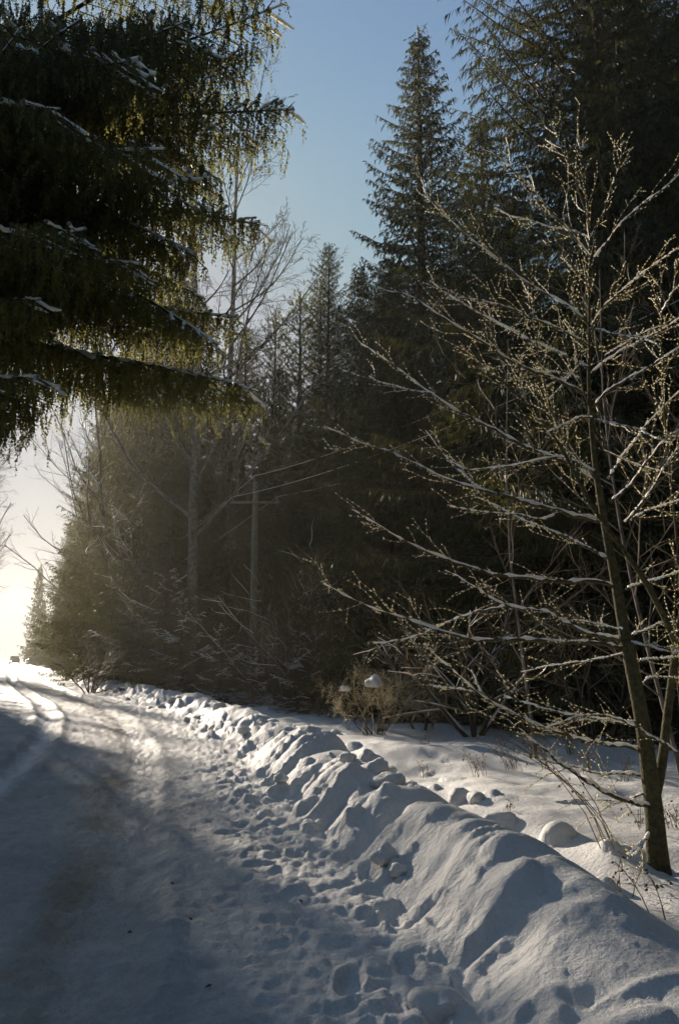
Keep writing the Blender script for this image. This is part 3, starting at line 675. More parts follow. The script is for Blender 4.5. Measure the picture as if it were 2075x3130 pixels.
birch_spec = [dict(k=12, wig=0.03, up=0.02, tip=0.25), dict(n=26, ang=0.85, len=0.34, r=0.42, wig=0.09, up=0.08, k=8, **{'from': 0.22}),
              dict(n=12, ang=0.7, len=0.42, r=0.42, wig=0.10, up=0.03, k=6), dict(n=8, ang=0.6, len=0.42, r=0.5, wig=0.12, up=-0.12, k=4, rmin=0.008), dict(n=2.7, ang=0.5, len=0.9, r=0.7, wig=0.1, up=-0.30, k=4, rmin=0.007)]
bx, by = px_u(197, 33.0), 33.0
birch = bare_tree('birch_tree', 'tall bare birch with drooping fine twigs against the sky at centre left', 'tree', bx, by, 5, birch_spec, 29, 0.24, (0.0, 0))
for i, (x_, y_, sc_, rz_, lab_) in enumerate([(px_u(222, 37), 37.0, 0.95, 2.1, 'second bare birch just right of the tall one, its limbs arching over the pines'), (-19.4, 38.5, 0.5, 0.5, None), (-21.2, 43.5, 0.66, 1.7, None), (-24.0, 49, 0.7, 3.0, None), (-27.2, 54.5, 0.7, 4.2, None)]):
    o = copy_tree(birch); o.location = (x_, y_, hgt(x_, y_)); o.scale = (sc_,)*3; o.rotation_euler = (0, 0, rz_)
    tag(o, lab_ or 'added bare birch on the left verge just outside the picture, its fine twigs filtering the sun', 'tree', 'bare birches')  # unseen left-verge birches are added to dapple the sun on the road
arch_spec = [dict(k=9, wig=0.08, up=0.02, tip=0.3), dict(n=14, ang=0.95, len=0.55, r=0.5, wig=0.10, up=0.04, k=8, **{'from': 0.2}),
             dict(n=10, ang=0.65, len=0.45, r=0.5, wig=0.13, up=0.03, k=6), dict(n=7, ang=0.6, len=0.45, r=0.6, wig=0.15, up=0.0, k=5)]
bare_tree('aspen_tree', 'bare spreading tree with arching limbs in front of the hazy spruces', 'tree', px_u(150, 43), 43.0, 8, arch_spec, 17, 0.15, (-0.05, -0.1), snow=1)
bare_tree('rowan_tree', 'thin bare tree reaching left into the white sky', 'tree', px_u(124, 53), 53.0, 18, arch_spec, 20, 0.15, (-0.12, -0.05))
bare_tree('rowan_tree', 'small bare tree with snow-lined arching branches over the far verge', 'tree', px_u(166, 36.5), 36.5, 28, arch_spec, 8.5, 0.08, (-0.1, -0.1), snow=1, twigm='bush_twig')

# ------------------------------------------------------------------ bushes
def bud_mesh(rs, buds, bag, size=0.0095):
    C = np.array([a for a, _, _ in buds]); D = np.array([b for _, b, _ in buds]); S = np.array([c for _, _, c in buds])[:, None]*size
    A = norm(np.cross(D, rs.normal(0, 1, D.shape))); B = np.cross(D, A)
    V = np.stack([C - D*S*0.6, C + A*S*0.62, C + B*S*0.62, C - A*S*0.62, C - B*S*0.62, C + D*S*1.5], 1)
    i = np.arange(len(C))[:, None]*6
    T = np.concatenate([i + t for t in ([0, 2, 1], [0, 3, 2], [0, 4, 3], [0, 1, 4], [5, 1, 2], [5, 2, 3], [5, 3, 4], [5, 4, 1])]); bag.add(V, T=T)
def bush(name, label, x, y, seed, n, H, spread, r=0.02, tw=9, tw2=5, snow=1, group='bare bushes along the wood edge', twigm='bush_twig', lo=0.25, lean=(0, 0), wg=0.11, beads=False):
    rs = np.random.default_rng(seed); z = hgt(x, y); root = empty(name, (x, y, z)); tag(root, label, 'bush', group)
    spec = [dict(k=8, wig=wg, up=0.01, tip=0.25), dict(n=tw, ang=0.75, len=0.5, r=0.5, wig=wg + 0.05, up=0.0, k=6, **{'from': lo}), dict(n=tw2, ang=0.6, len=0.5, r=0.55, wig=0.14, up=0.0, k=4)]
    out = [[] for _ in spec]
    for j in range(n):
        a = rs.uniform(0, 6.28); s = spread*rs.uniform(0.2, 1)
        o0 = np.array([math.cos(a), math.sin(a), 0])*rs.uniform(0.03, 0.18)
        grow(rs, np.array([x, y, z - 0.1]) + o0, (math.cos(a)*s + lean[0], math.sin(a)*s + lean[1], 1), H*rs.uniform(0.65, 1.1), r*rs.uniform(0.7, 1.2), 0, spec, out)
    def part(nm, lines, sd, mt, sn=False):
        b = Bag(); tubes(b, lines, sd, snow=sn, rs=rs); b.V = [np.concatenate(b.V) - np.array([x, y, z])]; return b.obj(nm, mt, root, True)
    for l in out[0][:14]: part('stem', [l], 6, M['dark_twig'])
    t_ = part('twigs', out[0][14:] + out[1] + out[2], 3, M[twigm]); t_['kind'] = 'stuff'
    if snow:
        s_ = part('snow_cover', out[0] + out[1][::2] + (out[2] if snow > 1 else []), 4, M['cap'], True); s_['kind'] = 'stuff'
    if beads:  # pale beads added to brighten the backlit bush
        bd = [(P_[i_], norm(P_[i_] - P_[i_-1]), rs.uniform(0.6, 1.4)) for P_, _ in out[1] + out[2] for i_ in range(2, len(P_))]
        b = Bag(); bud_mesh(rs, bd[::3], b, 0.006); b.V = [np.concatenate(b.V) - np.array([x, y, z])]; b.obj('buds', M['bud'], root, True)['kind'] = 'stuff'
    return root
bush('willow_bush', 'multi-stemmed bare willow spreading fine sunlit twigs over the bank', -0.62, 24.0, 31, 16, 5.0, 0.75, 0.035, 12, 7, 1)
bush('willow_bush', 'wide leaning willow just left of the multi-stemmed one', -1.9, 25.2, 32, 12, 4.6, 1.0, 0.03, 12, 7, 1)
bush('willow_bush', 'bare willow right of the snow-lumped bush on two dark stems', 1.75, 17.2, 33, 4, 3.2, 0.9, 0.035, 14, 8, 1)
bush('willow_bush', 'bare bush on thick forked stems left of the alder, in the shade', 2.62, 15.9, 34, 6, 3.2, 0.9, 0.045, 14, 8, 1)
bush('willow_bush', 'thin bare bush between the shaded bush and the alder trunk', 4.4, 14.2, 35, 6, 3.2, 0.7, 0.03, 12, 7, 0)
bush('willow_bush', 'low twiggy shrub at the right edge behind the alder', 6.3, 12.0, 36, 8, 3.4, 0.7, 0.03, 12, 6, 1)
bush('willow_bush', 'bare hedge-like bush on the far bank beside the hazy spruces', -11.0, 36.0, 37, 9, 3.6, 0.8, 0.03, 12, 7, 0)
bush('willow_bush', 'bright frosted bush in front of the hazy left group', -13.0, 49.0, 38, 12, 5.0, 0.7, 0.035, 14, 8, 1)
bush('willow_bush', 'frosted bush before the leftmost hazy spruce', -16.4, 57.5, 39, 12, 5.5, 0.7, 0.035, 12, 7, 1)
bush('willow_bush', 'distant frosted bush where the road narrows', -21.2, 69, 40, 12, 3.5, 0.8, 0.04, 10, 6, 1)
bush('willow_bush', 'distant grey bush near the lone pointed spruce', -34.0, 97, 41, 12, 3.5, 0.8, 0.05, 10, 6, 1)
# the clipped bush with lumps of snow caught in it
bt = bush('hazel_bush', 'dense clipped bush with two lumps of snow caught in its bright twigs', 0.72, 16.4, 45, 24, 1.6, 1.0, 0.014, 15, 9, 0, None, twigm='bright_twig', lo=0.55, wg=0.26, beads=True)
o = bpy.data.objects.new('snow_lump', CLODS[2]); COL.objects.link(o); p = at(373, 683, 16.0); o.location = p; o.scale = (0.17, 0.15, 0.14)
tag(o, 'larger snow lump caught in the bright clipped bush', 'snow clod', 'snow lumps held by the bush')
o = bpy.data.objects.new('snow_lump', CLODS[4]); COL.objects.link(o); p = at(345, 689, 16.0); o.location = p; o.scale = (0.10, 0.09, 0.07)
tag(o, 'smaller snow lump at the left side of the bright clipped bush', 'snow clod', 'snow lumps held by the bush')

# ------------------------------------------------------------------ the foreground alder, traced limb by limb and given real depth
def Z(zone, pts):
    ox, oy, s = {'4': (338.1, 261.4, .2166), '6': (338.1, 522.8, .2166), '2': (338.1, 0, .2166), '8': (338.1, 761.3, .2166), 'd': (0, 0, .4324)}[zone]
    return [(ox + s*a, oy + s*b) for a, b in pts]
rs = np.random.default_rng(77)
ALX, ALY = 2.33, 6.21
AL = empty('alder_tree', (0, 0, 0)); tag(AL, 'bare alder on the right, every limb lined with snow and sunlit buds', 'tree')
def trace(px, y0, y1, k, e=1.0):
    n = len(px); P = resample(np.array(px, float), k); t = np.linspace(0, 1, k)**e
    return np.array([at(P[i, 0], P[i, 1], y0 + (y1 - y0)*t[i]) for i in range(k)])
def smoothed(P, it=2):
    P = P.copy()
    for _ in range(it): P[1:-1] = (P[:-2] + 2*P[1:-1] + P[2:])/4
    return P
trunk_px = Z('8', [(1490, 570), (1478, 480), (1465, 380), (1462, 280), (1450, 180), (1432, 60)]) + Z('6', [(1425, 1080), (1408, 960), (1385, 830), (1358, 700), (1335, 600), (1312, 480), (1290, 340), (1262, 180), (1235, 60)]) + \
    Z('4', [(1212, 1130), (1198, 1040), (1180, 940), (1168, 800), (1160, 700), (1152, 560), (1152, 430), (1158, 300), (1155, 180), (1150, 60)]) + Z('2', [(1163, 1130), (1158, 1020), (1140, 930), (1130, 820), (1115, 700), (1100, 600)])
TP = smoothed(trace(trunk_px, ALY, ALY + 0.25, 42)); TP[0, 2] = hgt(ALX, ALY) - 0.15
ztr = np.linspace(0, 1, 42); TR = np.interp(ztr, [0, 0.03, 0.15, 0.3, 0.45, 0.62, 0.8, 1], [0.092, 0.075, 0.062, 0.050, 0.034, 0.018, 0.010, 0.004])
b = Bag(); tubes(b, [(TP, TR)], 14); b.obj('trunk', M['alder_bark'], AL, True)
def stem(px, y0, y1, k, radii, name='stem', mt='alder_bark'):
    P = smoothed(trace(px, y0, y1, k)); R = np.interp(np.linspace(0, 1, k), np.linspace(0, 1, len(radii)), radii)
    b = Bag(); tubes(b, [(P, R)], 10); o = b.obj(name, M[mt], AL, True); return o, P, R
s2px = Z('8', [(1462, 520), (1445, 430), (1440, 300), (1443, 220), (1455, 160), (1475, 120)]) + Z('6', [(1485, 1130), (1505, 1030), (1510, 920), (1530, 780), (1545, 640), (1562, 520), (1585, 400), (1600, 250), (1610, 60)])
stem(s2px, ALY - 0.06, ALY + 0.5, 26, [0.05, 0.042, 0.04, 0.034, 0.03, 0.024, 0.02, 0.015])
s3px = Z('6', [(1640, 760), (1568, 590), (1520, 470), (1470, 370), (1420, 280), (1380, 215), (1290, 90), (1215, 5)]) + Z('4', [(1150, 1100), (1105, 1010), (1050, 900), (1000, 815), (950, 745), (900, 690), (830, 620), (760, 560), (700, 500), (640, 450), (560, 380)])
o3, P3, R3 = stem(s3px, ALY + 0.35, ALY - 0.5, 34, [0.030, 0.026, 0.022, 0.016, 0.012, 0.008, 0.004])
thin = [(Z('4', [(1100, 980), (1060, 880), (1010, 770), (965, 650), (935, 520), (912, 380), (892, 200), (888, 30)]), 0.1, 0.3, 0.010),
        (Z('4', [(1190, 1180), (1130, 1060), (1060, 920), (1030, 800)]) + Z('4', [(960, 690), (880, 580), (820, 480), (740, 400), (660, 330)]), 0.1, 0.5, 0.010),
        (Z('4', [(1170, 720), (1130, 600), (1105, 470), (1090, 330), (1078, 150), (1060, 0)]), 0.1, 0.2, 0.009),
        (Z('4', [(1560, 1300), (1525, 1000), (1510, 800), (1495, 600), (1488, 380), (1485, 180), (1480, 0)]), 0.5, 0.7, 0.013),
        (Z('6', [(1580, 900), (1560, 700), (1550, 500), (1555, 250), (1540, 60)]), 0.3, 0.5, 0.012)]
limbs = [  # zone points from the trunk outwards, depth at root and tip relative to the trunk, root radius
    (Z('4', [(1200, 1204), (1130, 1185), (1060, 1165), (1000, 1150), (930, 1125), (860, 1105), (790, 1088), (720, 1075), (660, 1058), (600, 1040), (540, 1020), (480, 1000), (420, 972), (380, 950), (310, 915), (250, 890), (190, 868), (130, 850), (60, 825), (0, 790), (-70, 760)]), 0.1, -0.9, 0.022),
    (Z('4', [(1215, 1050), (1160, 1000), (1100, 955), (1040, 925), (1000, 910), (940, 885), (880, 865), (820, 835), (780, 815), (740, 790), (700, 765), (640, 735), (600, 718), (560, 700), (520, 676), (490, 655), (430, 610), (380, 580), (340, 550), (300, 515), (270, 490), (230, 465), (200, 445), (150, 410), (100, 370), (70, 340)]), 0.15, 0.9, 0.021),
    (Z('4', [(1155, 625), (1080, 580), (1040, 560), (1000, 545), (950, 525), (920, 515), (870, 497), (820, 480), (780, 450), (740, 425), (700, 400), (650, 365), (600, 330), (560, 308), (520, 285), (480, 262), (440, 240), (380, 190), (340, 165), (310, 150), (250, 140), (180, 120)]), 0.2, -0.6, 0.017),
    (Z('4', [(1150, 490), (1100, 465), (1050, 440), (1000, 415), (960, 395), (880, 365), (800, 320), (720, 275), (640, 235), (560, 190), (480, 130), (420, 90)]), 0.1, 1.1, 0.012),
    (Z('4', [(1150, 390), (1090, 350), (1040, 322), (1000, 300), (950, 285), (900, 270), (850, 240), (780, 212), (700, 190), (640, 175), (560, 165)]), 0.2, -0.8, 0.011),
    (Z('4', [(1155, 295), (1110, 250), (1080, 220), (1050, 198), (1020, 180), (970, 155), (930, 140), (895, 112), (860, 95), (800, 50), (740, -5), (700, -40), (640, -80), (600, -105), (560, -145), (520, -180), (480, -215), (440, -245), (400, -320), (345, -500)]), 0.1, 0.6, 0.012),
    (Z('2', [(1155, 1180), (1110, 1120), (1060, 1070), (1020, 1020), (960, 960), (900, 880), (830, 810), (740, 720), (660, 690)]), 0.2, -0.4, 0.009),
    (Z('2', [(1160, 1100), (1060, 1055), (980, 1055), (900, 1020), (820, 1010), (720, 960)]), 0.2, 0.9, 0.006),
    (Z('2', [(1155, 1120), (1190, 1050), (1230, 950), (1260, 860), (1290, 780), (1310, 690), (1300, 620)]), 0.2, 0.6, 0.009),
    (Z('2', [(1180, 1190), (1250, 1100), (1310, 1020), (1400, 940), (1500, 870), (1600, 780)]), 0.2, -0.3, 0.008),
    (Z('2', [(1140, 980), (1110, 900), (1080, 800), (1050, 740), (1010, 650), (990, 560)]), 0.2, 0.6, 0.007),
    (Z('4', [(1245, 1005), (1300, 905), (1350, 850), (1400, 780), (1435, 740), (1470, 700), (1520, 650), (1580, 590)]), 0.2, 0.9, 0.013),
    (Z('4', [(1250, 1110), (1290, 1085), (1320, 1060), (1380, 990), (1430, 910), (1465, 865), (1500, 830), (1580, 765)]), 0.1, -0.5, 0.013),
    (Z('4', [(1320, 1206), (1350, 1175), (1380, 1140), (1420, 1090), (1450, 1040), (1480, 990), (1510, 940), (1580, 840)]), 0.3, -0.2, 0.012),
    (Z('4', [(1185, 662), (1220, 620), (1250, 590), (1320, 550), (1380, 515), (1430, 490), (1500, 445), (1580, 390)]), 0.2, -0.5, 0.014),
    (Z('4', [(1165, 300), (1190, 255), (1220, 210), (1260, 170), (1300, 140), (1360, 90), (1420, 40), (1490, -10), (1560, -60)]), 0.2, 0.7, 0.008),
    (Z('4', [(1160, 520), (1230, 460), (1300, 420), (1350, 385), (1400, 360), (1450, 335), (1500, 310), (1580, 255)]), 0.2, 0.8, 0.009),
    (Z('4', [(1180, 730), (1230, 740), (1290, 755), (1340, 762), (1380, 780), (1440, 805), (1510, 835)]), 0.2, -0.4, 0.008),
    (Z('4', [(1160, 310), (1230, 325), (1300, 338), (1380, 348), (1430, 360), (1480, 400)]), 0.1, -0.4, 0.006),
    (Z('4', [(1200, 865), (1260, 890), (1310, 920), (1380, 935), (1440, 960), (1530, 985)]), 0.2, 0.5, 0.007),
    (Z('4', [(1340, 1200), (1380, 1170), (1430, 1150), (1480, 1130), (1580, 1098)]), 0.3, 0.3, 0.013),
    (Z('4', [(1490, 240), (1530, 160), (1580, 100)]), 0.5, 0.2, 0.011),
    (Z('4', [(1485, 300), (1430, 320), (1350, 355), (1290, 395), (1230, 430)]), 0.5, 0.1, 0.005),
    (Z('6', [(1247, 165), (1180, 130), (1140, 108), (1100, 90), (1060, 68), (1020, 50), (960, 30), (880, 0), (800, -40), (740, -75), (660, -110)]), 0.1, 1.0, 0.014),
    (Z('6', [(1268, 295), (1240, 278), (1200, 270), (1130, 270), (1040, 272), (950, 265), (850, 252), (790, 246), (720, 240), (680, 228), (640, 220), (570, 195), (500, 170), (460, 150), (420, 140), (370, 115), (330, 100), (260, 60), (190, 20), (140, -20), (60, -60)]), 0.1, -0.7, 0.020),
    (Z('6', [(1322, 542), (1280, 533), (1240, 530), (1190, 520), (1140, 510), (1100, 490), (1060, 470), (1030, 450), (1010, 435), (960, 410), (920, 403), (880, 400), (800, 390), (750, 370), (700, 345), (670, 325), (650, 310), (600, 280), (545, 245), (490, 220)]), 0.1, 0.6, 0.021),
    (Z('6', [(760, 382), (720, 392), (680, 400), (640, 410), (600, 420), (540, 445), (490, 465), (430, 495), (360, 525), (250, 550), (160, 555)]), 0.4, -0.3, 0.008),
    (Z('6', [(1308, 582), (1275, 565), (1240, 560), (1150, 555), (1080, 550), (980, 550), (925, 544), (870, 540), (800, 540), (710, 545), (640, 540), (560, 530), (500, 515), (440, 490), (370, 465), (330, 450), (300, 445), (240, 430), (180, 400), (110, 380), (70, 360), (40, 345), (0, 320), (-70, 280)]), 0.1, -1.1, 0.021),
    (Z('6', [(1385, 932), (1330, 925), (1280, 920), (1180, 905), (1100, 890), (1020, 880), (940, 860), (860, 830), (750, 800)]), 0.1, -0.6, 0.014),
    (Z('6', [(1388, 918), (1320, 920), (1260, 918), (1180, 914), (1110, 908)]), 0.1, -0.2, 0.009),
    (Z('8', [(1435, 207), (1380, 195), (1330, 185), (1290, 170), (1250, 155), (1215, 135), (1180, 115), (1140, 90), (1100, 65), (1050, 30), (1000, 0)]) + Z('6', [(960, 1050), (890, 1005), (850, 965), (800, 920), (755, 895)]), 0.0, -0.9, 0.020),
    (Z('6', [(1395, 1052), (1360, 1040), (1330, 1030), (1250, 1025), (1180, 1020), (1130, 1000), (1050, 980), (960, 950), (880, 920), (800, 880), (740, 850), (660, 800), (600, 750), (540, 700), (490, 650), (450, 610), (390, 560)]), 0.1, -0.2, 0.017),
    (Z('6', [(650, 792), (600, 778), (560, 770), (515, 765), (470, 760), (420, 748)]), 0.0, -0.4, 0.009),
    (Z('6', [(660, 790), (640, 740), (610, 680)]), 0.0, 0.3, 0.007),
    (Z('6', [(1418, 1168), (1340, 1155), (1270, 1158), (1200, 1160), (1130, 1140), (1080, 1120), (1040, 1130), (1000, 1150), (940, 1170)]), 0.1, 0.4, 0.012),
    (Z('6', [(1600, 1080), (1568, 1060), (1500, 1020), (1440, 985), (1400, 960), (1360, 940), (1290, 905), (1200, 880), (1120, 890), (1040, 915), (950, 950)]), 0.1, -0.5, 0.012),
    (Z('6', [(1325, 312), (1360, 292), (1400, 280), (1480, 260), (1580, 220)]), 0.1, 0.4, 0.014),
    (Z('6', [(1375, 642), (1410, 632), (1450, 628), (1540, 622), (1600, 620)]), 0.1, 0.3, 0.012),
    (Z('6', [(1400, 750), (1420, 728), (1440, 715), (1500, 710), (1580, 722)]), 0.1, 0.2, 0.012),
    (Z('6', [(1330, 530), (1370, 510), (1410, 500), (1440, 480), (1500, 462), (1580, 450)]), 0.1, 0.5, 0.010),
    (Z('6', [(1320, 545), (1400, 560), (1460, 580), (1540, 600), (1600, 590)]), 0.1, -0.4, 0.009),
    (Z('6', [(1305, 490), (1230, 475), (1140, 455), (1080, 448)]), 0.0, -0.4, 0.006),
    (Z('6', [(1310, 605), (1250, 620), (1180, 630), (1100, 645), (1000, 655), (920, 670), (840, 690)]), 0.1, 0.6, 0.006),
    (Z('8', [(1440, 140), (1390, 155), (1330, 175), (1280, 188), (1200, 180), (1100, 175), (1040, 180)]), 0.0, 0.4, 0.008),
    (Z('8', [(1432, 330), (1410, 365), (1380, 395), (1350, 425), (1325, 430)]), -0.1, -0.3, 0.010),
    (Z('8', [(1410, 365), (1385, 410), (1350, 440)]), -0.15, -0.35, 0.006),
    (Z('4', [(1165, 720), (1110, 715), (1060, 745), (1020, 760), (960, 790)]), 0.0, -0.5, 0.007),
    (Z('4', [(1110, 540), (1060, 515), (980, 512), (900, 500), (840, 498)]), 0.1, 0.6, 0.006),
    (Z('4', [(1180, 970), (1120, 930), (1040, 900), (960, 905), (850, 930), (740, 955), (620, 965), (560, 955), (500, 910), (440, 830), (400, 780)]), 0.1, 0.8, 0.008),
    (Z('4', [(700, 1070), (640, 1045), (570, 975), (500, 920)]), -0.2, 0.2, 0.007),
    (Z('4', [(1010, 1155), (960, 1195), (900, 1190), (800, 1160), (700, 1160), (600, 1150), (500, 1125)]), 0.0, -0.4, 0.008),
    (Z('4', [(430, 610), (370, 605), (300, 590), (250, 570), (190, 560), (140, 530)]), 0.6, 0.9, 0.006),
    (Z('4', [(970, 640), (1020, 580), (1070, 520), (1130, 460)]), 0.3, 0.1, 0.006),
]
def beaded(rs, P, R, tw_lines, buds, dens=1.0, lmax=0.55):
    """side shoots with buds set along them"""
    d = np.concatenate([[0], np.cumsum(np.linalg.norm(np.diff(P, axis=0), axis=1))]); L = d[-1]
    n = int(L/0.075*dens); left_hand = 1
    view_flat = np.array([1, 0.75, 0.8])
    for j in range(n):
        f = 0.12 + 0.86*(j + rs.random())/max(n, 1); s = f*L
        b = np.array([np.interp(s, d, P[:, c]) for c in range(3)]); a = np.array([np.interp(max(s - .05, 0), d, P[:, c]) for c in range(3)])
        T = norm(b - a + 1e-6); left_hand *= -1
        sd = norm(np.array([0, 0, 1.0])*left_hand*rs.uniform(0.05, 0.6) + rs.normal(0, 0.55, 3)); sd = norm(sd - T*np.dot(sd, T))
        a0 = rs.uniform(0.4, 0.85); dd = T*math.cos(a0) + sd*math.sin(a0)
        l = lmax*rs.uniform(0.12, 1.0)**1.3*(1 - 0.45*f)
        k = 6; Q = [b]; cur = dd
        for i in range(k - 1):
            cur = norm(cur + rs.normal(0, 0.10, 3) + T*0.15 + np.array([0, 0, 0.01])); Q.append(Q[-1] + cur*l/(k - 1))
        Q = np.array(Q); tw_lines.append((Q, np.linspace(0.0028, 0.0015, k)))
        nb = max(2, int(l/0.045))
        for i in range(1, nb + 1):
            g = i/nb*(k - 1); i0 = min(int(g), k - 2); c = Q[i0] + (Q[i0+1] - Q[i0])*(g - i0); buds.append((c, norm(cur + rs.normal(0, .6, 3)), rs.uniform(0.7, 1.35)))
            if l > 0.22 and rs.random() < 0.35:
                dd2 = norm(cur*0.8 + rs.normal(0, 0.45, 3)); l2 = rs.uniform(0.04, 0.14); tw_lines.append((np.array([c, c + dd2*l2*0.5, c + dd2*l2 + np.array([0, 0, .01])]), np.array([0.002, 0.0016, 0.0012])))
                for z_ in (0.4, 0.75, 1.0): buds.append((c + dd2*l2*z_, dd2, rs.uniform(0.6, 1.1)))
    nb = int(L/0.06)
    for i in range(nb):
        s = L*(0.35 + 0.65*rs.random()); c = np.array([np.interp(s, d, P[:, q]) for q in range(3)]); r_ = np.interp(s, d, R)
        dd = norm(rs.normal(0, 1, 3)); buds.append((c + dd*r_, dd, rs.uniform(0.7, 1.3)))
nbud = 0
def limb_obj(px, a0, a1, r0, rtip=0.0028, dens=1.0, lmax=0.55, name='branch', sn=True):
    global nbud
    k = max(10, min(30, len(px)*2)); P = smoothed(trace(px, ALY + a0, ALY + a1, k), 1); P[1:-1] += rs.normal(0, 0.004, (k-2, 3))
    t = np.linspace(0, 1, k); R = 0.66*r0*(1 - t)**0.8 + rtip
    b = Bag(); tubes(b, [(P, R)], 8); o = b.obj(name, M['alder_bark'], AL, True)
    tl, bd = [], []; beaded(rs, P, R, tl, bd, dens, lmax); nbud += len(bd)
    c = Bag(); tubes(c, tl, 3); c.obj('twigs', M['twig'], o)['kind'] = 'stuff'
    c = Bag(); bud_mesh(rs, bd, c); c.obj('buds', M['bud'], o, True)['kind'] = 'stuff'
    if sn:
        c = Bag(); P2 = resample(P, 50); R2 = np.interp(np.linspace(0, 1, 50), t, R); tubes(c, [(P2, R2*1.02 + 0.0008)], 8, snow=True, rs=rs); c.obj('snow_cover', M['cap'], o, True)['kind'] = 'stuff'
    return o
for px, a0, a1, r0 in limbs: limb_obj(px, a0, a1, r0, dens=0.85 if len(px) > 6 else 0.7)
for px, a0, a1, r0 in thin: limb_obj(px, a0, a1, r0, dens=0.9, name='stem', sn=False)
tl, bd = [], []; beaded(rs, P3[12:], R3[12:], tl, bd, 1.3, 0.5); c = Bag(); tubes(c, tl, 3); c.obj('twigs', M['twig'], o3)['kind'] = 'stuff'
c = Bag(); bud_mesh(rs, bd, c); c.obj('buds', M['bud'], o3, True)['kind'] = 'stuff'
tl, bd = [], []; beaded(rs, TP[26:], TR[26:], tl, bd, 1.3, 0.5); c = Bag(); tubes(c, tl, 3); o = c.obj('twigs', M['twig'], AL); o['kind'] = 'stuff'
c = Bag(); bud_mesh(rs, bd, c); c.obj('buds', M['bud'], AL, True)['kind'] = 'stuff'
print('buds', nbud)
# thin alder saplings and shoots further back, seen as grey lines behind the big one
sap_spec = [dict(k=9, wig=0.05, up=0.02, tip=0.2), dict(n=16, ang=0.8, len=0.42, r=0.5, wig=0.09, up=0.03, k=7, **{'from': 0.15}), dict(n=8, ang=0.6, len=0.42, r=0.6, wig=0.1, up=0.01, k=5), dict(n=4, ang=0.6, len=0.4, r=0.7, wig=0.1, k=4)]
saps = [(4.0, 9.6, 6.6, (-0.15, 0), 'thin bare sapling just behind the alder trunk'), (5.0, 11.2, 7.0, (-0.1, 0), 'thin bare sapling in the gap right of the alder'), (3.0, 12.6, 6.5, (-0.05, 0), 'thin bare sapling in the shade left of the alder trunk'),
        (1.2, 18.6, 6.0, (0.1, 0), 'thin bare sapling above the snow-lumped bush'), (6.4, 10.4, 7.2, (-0.2, 0), 'bare sapling at the right edge')]
for i, (x, y, H, ln, lab) in enumerate(saps):
    bare_tree('sapling', lab, 'tree', x, y, 60 + i, sap_spec, H, 0.03, ln, 'birch_bark', 'bush_twig', snow=0, group='saplings behind the alder', sides=(6, 4))

# ------------------------------------------------------------------ utility pole and its wires
PX, PY = px_u(255, 30.5), 30.5
zt = at(255, 482, PY)[2]; pole = empty('utility_pole', (PX, PY, hgt(PX, PY))); tag(pole, 'wooden utility pole with a sunlit edge standing in the dark wood', 'utility pole')
pz = hgt(PX, PY)
def local(V): return [(np.array(P) - np.array([PX, PY, pz]), R) for P, R in V]
b = Bag(); tubes(b, local([(np.array([[PX, PY, -0.3], [PX, PY, 3], [PX, PY, 6], [PX, PY, zt]]), np.array([0.15, 0.14, 0.125, 0.11]))]), 12); b.obj('post', M['pole'], pole, True)
def boxm(c, s):
    c = np.array(c, float); s = np.array(s, float)/2; V = np.array([[x, y, z] for x in (-1, 1) for y in (-1, 1) for z in (-1, 1)])*s + c
    return V, [[0, 1, 3, 2], [4, 6, 7, 5], [0, 4, 5, 1], [2, 3, 7, 6], [0, 2, 6, 4], [1, 5, 7, 3]]
b = Bag(); V, Q = boxm((0, -0.17, zt - pz - 0.85), (1.9, 0.09, 0.10)); b.add(V, Q=Q); b.obj('crossarm', M['pole'], pole)
ins = [(-0.85, -0.17, zt - pz - 0.72), (0.85, -0.17, zt - pz - 0.72), (-0.05, -0.1, zt - pz + 0.12)]
for p in ins:
    b = Bag(); zz = np.array([-0.12, -0.1, -0.02, 0, 0.06, 0.08, 0.12]); rr_ = np.array([0.015, 0.05, 0.05, 0.035, 0.045, 0.03, 0.0])
    tubes(b, [(np.column_stack([np.full(7, p[0]), np.full(7, p[1]), p[2] + zz]), rr_)], 10); b.obj('insulator', M['porcelain'], pole, True)
def wire(p0, p1, sag, lab, r=0.010):
    t = np.linspace(0, 1, 30)[:, None]; P = np.array(p0)*(1 - t) + np.array(p1)*t; P[:, 2] -= sag*4*(t*(1 - t))[:, 0]
    b = Bag(); tubes(b, [(P, np.full(30, r))], 5); o = b.obj('power_line', M['wire'], None, True); tag(o, lab, 'power line', 'wires of the utility pole')
side_n = ['left', 'right', 'topmost']
for i, p in enumerate(ins):
    w0 = np.array([PX, PY, pz]) + np.array(p) + np.array([0, 0, 0.1])
    wire(w0, (-21.0 + p[0], 66.0, w0[2] - 1.0), 0.9, '%s wire running from the pole away along the road' % side_n[i])
    wire(w0, (13.5 + p[0], 1.0, w0[2] + 1.0), 1.1, '%s wire running from the pole towards the viewer on the right' % side_n[i])

